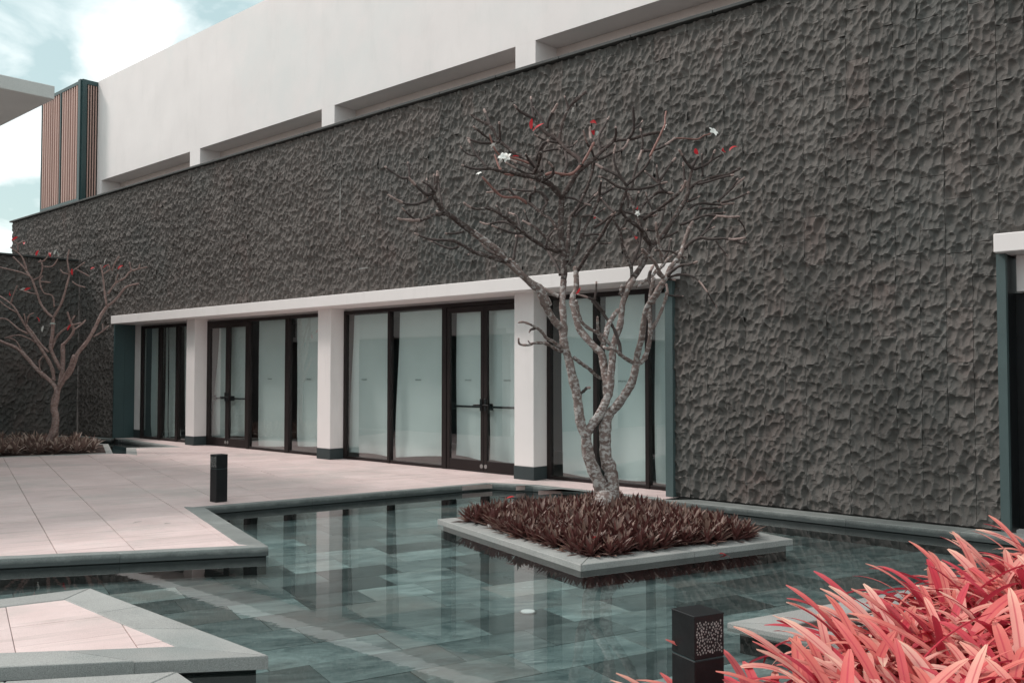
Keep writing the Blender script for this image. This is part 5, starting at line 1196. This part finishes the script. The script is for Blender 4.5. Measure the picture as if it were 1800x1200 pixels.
# ---------------------------------------------------------------- planters
def planter(name, label, poly, zt, rim, edges, base_in=.05):
    o = empty(name, (*poly[0], zt), label, 'planter'); inv = Matrix.Translation((-poly[0][0], -poly[0][1], -zt))
    b = MB().prism(inset(poly, base_in), -.5, zt - .03).build('core', M_DARKBASE, o); b.matrix_parent_inverse = inv
    s = MB().prism(inset(poly, rim - .02), zt - .06, zt - .015).build('soil', M_SOIL, o); s.matrix_parent_inverse = inv
    inn = inset(poly, rim); n = len(poly)
    for i in edges:
        a, b_, c, d = Vector(poly[i]), Vector(poly[(i+1) % n]), Vector(inn[(i+1) % n]), Vector(inn[i])
        L = (b_-a).length; k = max(1, round(L/1.2)); g_ = .002/L
        for t in range(k):
            t0, t1 = t/k + g_, (t+1)/k - g_
            q = [a.lerp(b_, t0), a.lerp(b_, t1), d.lerp(c, t1), d.lerp(c, t0)]
            r = MB().prism([(v.x, v.y) for v in q], zt - .055, zt, .005).build('rim_stone', M_GRANITE, o); r.matrix_parent_inverse = inv
    return o
BIGP = [(-7.826, 7.215), (-5.049, 6.319), (-4.299, 8.741), (-7.076, 9.637)]
planter('planter', 'low square stone planter in the pool under the big bare tree', BIGP, -.03, .26, range(4))
SMALLP = [(-19.56, 6.45), (-18.80, 8.44), (-21.4, 9.5), (-24.2, 7.2), (-22.2, 5.2)]
planter('planter', 'low planter bed at the far left under the small bare tree', SMALLP, .006, .12, range(5))

# ---------------------------------------------------------------- leaf meshes
def blade(L, W, a0, bend, fold, prof, n=8, twist=0.0, z0=0.0):
    """one strap leaf growing along +X from the origin: a0 start elevation, bend total downward turn"""
    v = []; uv = []; f = []; x = z = 0.0
    for i in range(n + 1):
        t = i / n
        a = a0 - bend * t**1.4
        if i: x += math.cos(a) * L/n; z += math.sin(a) * L/n
        w_ = W * prof(t) * .5
        nx_, nz_ = -math.sin(a), math.cos(a)
        tw = twist * t
        cy, sy = math.cos(tw), math.sin(tw)
        for s in (-1, 0, 1):
            lift = fold * w_ * abs(s)
            v.append((x + nx_*(lift*cy + s*w_*sy), s*w_*cy, z + z0 + nz_*(lift*cy + s*w_*sy)))
            uv.append((.5 + s*.5, t))
    for i in range(n):
        for s in (0, 1):
            a = i*3 + s; f.append((a, a+3, a+4, a+1))
    return v, f, uv
strap = lambda t: (.62 + 1.35*t*(1-t) + .25*t) * (1 - max(0, (t-.78)/.22)**3.4 * .72)
lance = lambda t: max(.04, math.sin(math.pi * min(1, .12 + .88*t)) ** .8)
oval = lambda t: max(.04, math.sin(math.pi * (.06 + .92*t)) ** .7)
lily_leaves = []
rr = random.Random(77)
for k in range(18):
    v, f, uv = blade(rr.uniform(.48, .68), rr.uniform(.032, .046), R(rr.uniform(42, 76)), R(rr.choice((45, 70, 85, 95, 105, 115, 130, 145))), rr.uniform(.18, .42), strap, 14, R(rr.uniform(-20, 20)))
    lily_leaves.append(mesh('leaf', v, f, M_LILY, True, uv))
def lily(x, y, z, n, s, lean=None):
    p = empty('lily_plant', (x, y, z), 'coral red strap-leaved plant in the dense clump at the lower right', 'plant', 'coral red strap-leaved plants at the lower right')
    for i in range(n):
        o = obj('leaf', rr.choice(lily_leaves), p)
        an = 2*math.pi*(i*.382 + rr.uniform(-.08, .08))
        if lean is not None and rr.random() < .35: an = lean + rr.uniform(-1.0, 1.0)
        o.rotation_euler = (rr.uniform(-.12, .12), rr.uniform(-.2, .32), an)
        k = s * rr.uniform(.75, 1.15); o.scale = (k, k*rr.uniform(.85, 1.2), k)
        o.location = (math.cos(an)*.03, math.sin(an)*.03, rr.uniform(-.02, .03))
def rosette_mesh(name, n, L0, L1, W, mat, seed):
    q = random.Random(seed); V = []; F = []; U = []
    for i in range(n):
        t = i / n
        v, f, uv = blade(q.uniform(L0, L1)*(1 - .25*t), W*q.uniform(.8, 1.15), R(14 + 68*t + q.uniform(-9, 9)), R(q.uniform(-12, 28)), q.uniform(.35, .7), lance, 5, R(q.uniform(-15, 15)), z0=.05*t)
        an = i*2.399 + q.uniform(-.2, .2); c, s = math.cos(an), math.sin(an); b = len(V)
        V += [(x*c - y*s, x*s + y*c, z) for x, y, z in v]; F += [tuple(k + b for k in g_) for g_ in f]; U += uv
    return mesh(name, V, F, mat, True, U)
ros = [rosette_mesh('rosette', 26, .20, .28, .039, M_RHOEO, 40 + k) for k in range(7)]
rosp = [rosette_mesh('rosette', 17, .22, .34, .045, M_RHOEOP, 60 + k) for k in range(5)]
def scatter(poly, d, jit, fn, q):
    xs = [p[0] for p in poly]; ys = [p[1] for p in poly]
    y = min(ys); row = 0
    while y < max(ys):
        x = min(xs) + (d/2 if row % 2 else 0)
        while x < max(xs):
            p = (x + q.uniform(-jit, jit), y + q.uniform(-jit, jit))
            if inside(p, poly): fn(*p)
            x += d
        y += d*.87; row += 1
q = random.Random(5)
def big_ros(x, y):
    if (x + 6.33)**2 + (y - 8.39)**2 < .028: return
    o = tag(obj('bronze_plant', q.choice(ros)), 'dark bronze spiky rosette plant in the planter under the big tree', 'plant', 'bronze rosette plants under the big tree')
    o.location = (x, y, -.05); o.rotation_euler = (q.uniform(-.15, .15), q.uniform(-.15, .15), q.uniform(0, 6.28)); dE = min(abs((x - BIGP[i][0])*(BIGP[(i+1) % 4][1] - BIGP[i][1]) - (y - BIGP[i][1])*(BIGP[(i+1) % 4][0] - BIGP[i][0])) / math.dist(BIGP[i], BIGP[(i+1) % 4]) for i in range(4)); s = q.uniform(.82, 1.08) * (.92 + .38*min(1, (dE - .2)/.5)); o.scale = (s, s, s)
scatter(inset(BIGP, .20), .143, .03, big_ros, q)
def small_ros(x, y):
    o = tag(obj('bronze_plant', q.choice(rosp)), 'pale bronze spiky rosette plant in the bed under the small tree', 'plant', 'bronze rosette plants under the small tree')
    o.location = (x, y, .0); o.rotation_euler = (q.uniform(-.15, .15), q.uniform(-.15, .15), q.uniform(0, 6.28)); s = q.uniform(.95, 1.3); o.scale = (s, s, s)
scatter(inset(SMALLP, .34), .33, .05, small_ros, q)

# ---------------------------------------------------------------- trees
def smooth_path(P, k=3):
    """Catmull-Rom through (x, y, z, r)"""
    P = [np.array(p) for p in P]; out = []
    for i in range(len(P) - 1):
        p0 = P[max(i-1, 0)]; p1 = P[i]; p2 = P[i+1]; p3 = P[min(i+2, len(P)-1)]
        for t in np.linspace(0, 1, k, endpoint=False):
            out.append(.5*((2*p1) + (-p0+p2)*t + (2*p0-5*p1+4*p2-p3)*t*t + (-p0+3*p1-3*p2+p3)*t**3))
    out.append(P[-1]); return out
def grow(tree, data, inv, bark, rs, young, slim=1.0):
    q = random.Random(rs)
    for kind, P in data:
        S = smooth_path(P, 4 if len(P) < 8 else 3)
        thick = P[0][3]
        n = 12 if thick > .04 else (8 if thick > .015 else 6)
        pts = [s[:3] for s in S]; rad = [max(.006, s[3]*slim*(1.22 if s[3] < .016 else 1.0)) for s in S]
        # knots and swellings
        ph = [q.uniform(0, 6.28) for _ in range(6)]
        m = len(pts)
        knob = [1 + (.05 if thick > .03 else .12)*math.sin(i*1.9 + ph[0]) + (.035 if thick > .03 else .08)*math.sin(i*3.7 + ph[1]) for i in range(m)]
        rad2 = [r*k for r, k in zip(rad, knob)]
        fn = lambda i, k: rad2[i]*(1 + .09*math.sin(k*2.1 + i*.7 + ph[2]) + .05*math.sin(k*4.3 - i*1.3 + ph[3]))
        # blunt rounded tip
        pts = list(pts); d = (np.array(pts[-1]) - np.array(pts[-2])); d = d/np.linalg.norm(d)
        tip = rad2[-1]
        pts.append(np.array(pts[-1]) + d*tip*.8); rad2.append(tip*.55); 
        mat = M_STALK if kind == 's' else ((M_BARKD if kind == 'b' and bark is M_BARK and sum(p[2] for p in P)/len(P) > 2.75 and P[0][0] < -6.0 else bark) if thick > young else M_TWIG)
        mb = MB(); mb.tube(pts, fn, n)
        name = {'t': 'trunk', 's': 'flower_stalk'}.get(kind, 'branch')
        o = mb.build(name, mat, tree, True); o.matrix_parent_inverse = inv
        if kind == 'b' and P[-1][3] < .0128 and young > 0:     # the youngest wood at the end is pale
            o.data.materials.append(M_TIP); a0 = int(len(pts) * q.uniform(.6, .85))
            for pi_, pg in enumerate(o.data.polygons):
                if pi_ // n >= a0: pg.material_index = 1
def flower_mesh():
    V = []; F = []
    for k in range(5):
        v, f, uv = blade(.055, .035, R(38), R(50), .25, oval, 5)
        a = k*2*math.pi/5; c, s = math.cos(a), math.sin(a); b = len(V)
        V += [(x*c - y*s, x*s + y*c, z) for x, y, z in v]; F += [tuple(i + b for i in g_) for g_ in f]
    return mesh('flower', V, F, M_PETAL, True)
FL = flower_mesh()
LV = []
for k in range(3):
    v, f, uv = blade(.15, .055, R(50), R(20 + 25*k), .3, oval, 7, R(10*k)); LV.append(mesh('leaf', v, f, M_REDLEAF, True, uv))
v, f, uv = blade(.16, .05, R(20), R(30), .3, oval, 7); LVG = mesh('leaf', v, f, M_GREYLEAF, True, uv)
def deco(tree, inv, me, loc, rot, s, name):
    o = obj(name, me, tree); o.location = loc; o.rotation_euler = rot; o.scale = (s, s, s); o.matrix_parent_inverse = inv
T1 = (-6.33, 8.39, -.03)
tree1 = empty('frangipani_tree', T1, 'big bare frangipani tree with lichen-spotted stems in the pool planter', 'tree')
inv1 = Matrix.Translation((6.33, -8.39, .03))
grow(tree1, TREE_BIG, inv1, M_BARK, 3, .017)
rt_ = MB(); rt_.tube([(-6.34, 8.38, -.06), (-6.34, 8.38, .06), (-6.335, 8.385, .2), (-6.33, 8.39, .32)], [.21, .165, .13, .11], 14)
o = rt_.build('root_flare', M_BARK, tree1, True); o.matrix_parent_inverse = inv1
for me, p, rot, s in DECO1(LV, LVG, FL): deco(tree1, inv1, me, p, rot, s, 'flower' if me is FL else 'leaf')
T2 = (-20.49, 7.82, 0)
tree2 = empty('frangipani_tree', T2, 'small bare pinkish frangipani tree at the far left corner', 'tree')
inv2 = Matrix.Translation((20.49, -7.82, 0))
grow(tree2, TREE_SMALL, inv2, M_BARK2, 8, .0, .82)
for me, p, rot, s in DECO2(LV, LVG, FL): deco(tree2, inv2, me, p, rot, s, 'flower' if me is FL else 'leaf')

# ---------------------------------------------------------------- bollard lights
def bollard(loc, rz, h, w_, label, face):
    o = empty('bollard_light', loc, label, 'bollard', rz=rz)
    hb = h*.70; a = w_/2
    MB().cbox(-a, a, -a, a, 0, hb, .003).build('body', M_BLACK, o)
    MB().box(-a + .004, a - .004, -a + .004, a - .004, hb - .001, hb + .004).build('seam', M_TEAL, o)
    hd_ = MB(); hd_.cbox(-a, a, -a, a, hb + .004, h, .003); hd_.build('head', M_BLACK, o)
    MB().cbox(-a - .001, a + .001, -a - .001, a + .001, h - .004, h + .004, .002).build('cap', M_BLACK, o)
    # pierced pattern: small irregular openings showing the pale diffuser
    q = random.Random(12); m = MB(); z0, z1 = hb + .025, h - .025
    pts = []
    for _ in range(1600):
        u = q.uniform(-a + .012, a - .012); z = q.uniform(z0, z1); r = q.uniform(.003, .0058)
        if all((u - p[0])**2 + (z - p[1])**2 > (r + p[2] + .0018)**2 for p in pts): pts.append((u, z, r))
    for u, z, r in pts:
        k = q.randint(5, 7); ph = q.uniform(0, 6.28); b = len(m.v)
        ring = [(u + r*q.uniform(.75, 1.1)*math.cos(ph + 2*math.pi*i/k), z + 1.25*r*q.uniform(.75, 1.1)*math.sin(ph + 2*math.pi*i/k)) for i in range(k)]
        for d in (0.0, .0012):
            for (x_, z_) in ring: m.v.append((a + d - .0006, x_, z_) if face == '+x' else (x_, -a - d + .0006, z_))
        m.f += [tuple(b + k + i for i in range(k))] + [(b + i, b + (i+1) % k, b + k + (i+1) % k, b + k + i) for i in range(k)]
    pt = m.build('pierced_panel', M_FLECK, o); pt['kind'] = 'stuff'
bollard((-10.74, 6.17, .004), 0, .585, .155, 'small black bollard light standing on the pink terrace at the pool corner', '-y')
bollard((-2.137, 3.461, -.0), R(-20), .60, .155, 'black bollard light with pierced panel beside the red plants', '+x')

# ---------------------------------------------------------------- island bed with pebbles, beds of the red plants
ISL = [(-3.226, 5.592), (1.8, 5.62), (1.8, 9.2), (-2.16, 9.2)]
planter('planter', 'pointed stone-edged bed with pebbles behind the red plants', ISL, -.052, .26, (0, 3))
isl2 = tag(MB().prism([(-2.55, 6.12), (-2.15, 6.02), (-1.7, 7.6), (-2.1, 7.72)], -.08, .0, .005).build('stone_block', M_GRANITE), 'pale granite block inside the pebble bed', 'block')
NEAR = [(-2.4, 2.6), (-2.32, 3.6), (-1.75, 3.62), (-1.7, 4.95), (1.9, 5.0), (2.4, .9), (-.9, 1.7)]
nb = planter('planter', 'bed of red strap-leaved plants at the lower right', NEAR[::-1], -.004, .15, range(7))
qp = random.Random(31)
pebm = []
for k in range(6):
    ring = []; m = MB(); nlat, nlon = 6, 9
    sx, sy, sz = qp.uniform(.8, 1.3), qp.uniform(.7, 1.1), qp.uniform(.5, .8)
    for i in range(nlat + 1):
        th = math.pi*i/nlat
        for j in range(nlon):
            ph = 2*math.pi*j/nlon
            e_ = 1 + .08*math.sin(2*ph + k) + .06*math.sin(3*th + k)
            m.v.append((sx*e_*math.sin(th)*math.cos(ph), sy*e_*math.sin(th)*math.sin(ph), sz*math.cos(th)))
    for i in range(nlat):
        for j in range(nlon):
            m.f.append((i*nlon + j, (i+1)*nlon + j, (i+1)*nlon + (j+1) % nlon, i*nlon + (j+1) % nlon))
    pebm.append(mesh('pebble', m.v, m.f, M_PEBBLE, True))
for i in range(60):
    x = qp.uniform(-2.75, -1.7); y = qp.uniform(5.88, 6.5)
    if x < -2.72 + (y - 5.86)*.42: continue
    o = tag(obj('pebble', qp.choice(pebm)), 'smooth grey pebble in the pointed bed', 'pebble', 'pebbles in the pointed bed')
    s = qp.uniform(.028, .055); o.scale = (s, s, s); o.location = (x, y, -.03 + s*.3); o.rotation_euler = (qp.uniform(-.4, .4), qp.uniform(-.4, .4), qp.uniform(0, 6.28))
# the red plants
def put(x, y, n=15, s=1.0, z=-.02): lily(x, y, z, n, s)
q2 = random.Random(9)
rr.seed(101)
for (x, y, s) in LILIES: lily(x, y, -.02, q2.randint(28, 34), s)

# ---------------------------------------------------------------- pool light, fallen leaves
pl = empty('pool_light', (-4.898, 5.471, PZ), 'round white light set in the pool floor', 'lamp')
m = MB(); m.tube([(0, 0, -.01), (0, 0, .008), (0, 0, .010)], [.066, .066, .062], 24); m.build('ring', M_STEEL, pl)
m = MB(); m.tube([(0, 0, .009), (0, 0, .014), (0, 0, .016)], [.056, .054, .035], 24); m.build('lens', M_LENS, pl)
o = tag(obj('fallen_leaf', LV[1]), 'orange red leaf floating on the water beside the planter', 'leaf'); o.location = (-4.55, 7.763, -.07); o.rotation_euler = (R(8), R(38), R(75)); o.scale = (1.1, .8, .6)
for k, (x, y, z, lab) in enumerate(((-6.95, 7.42, .26, 'orange red leaf caught on the bronze plants at the left of the planter'), (-5.25, 6.75, .12, 'orange red leaf at the front corner of the bronze plants'))):
    o = tag(obj('fallen_leaf', LV[k]), lab, 'leaf'); o.location = (x, y, z); o.rotation_euler = (.3, .5, 1.2 + k); o.scale = (.6, .6, .6)
o = tag(obj('fallen_flower', FL), 'white fallen flower on the planter rim', 'flower'); o.location = (-6.95, 7.17, -.02); o.rotation_euler = (.3, .2, 1); o.scale = (.9, .9, .9)
for k, (x, y, lab) in enumerate(((-9.5, 4.9, 'thin dry leaf on the pink terrace near its pointed corner'), (-9.85, 4.75, 'thin dry leaf on the pink terrace left of the corner one'))):
    o = tag(obj('fallen_leaf', LVG), lab, 'leaf'); o.location = (x, y, .012); o.rotation_euler = (R(5), R(14), R(200 + 50*k)); o.scale = (.7, .25, .5)
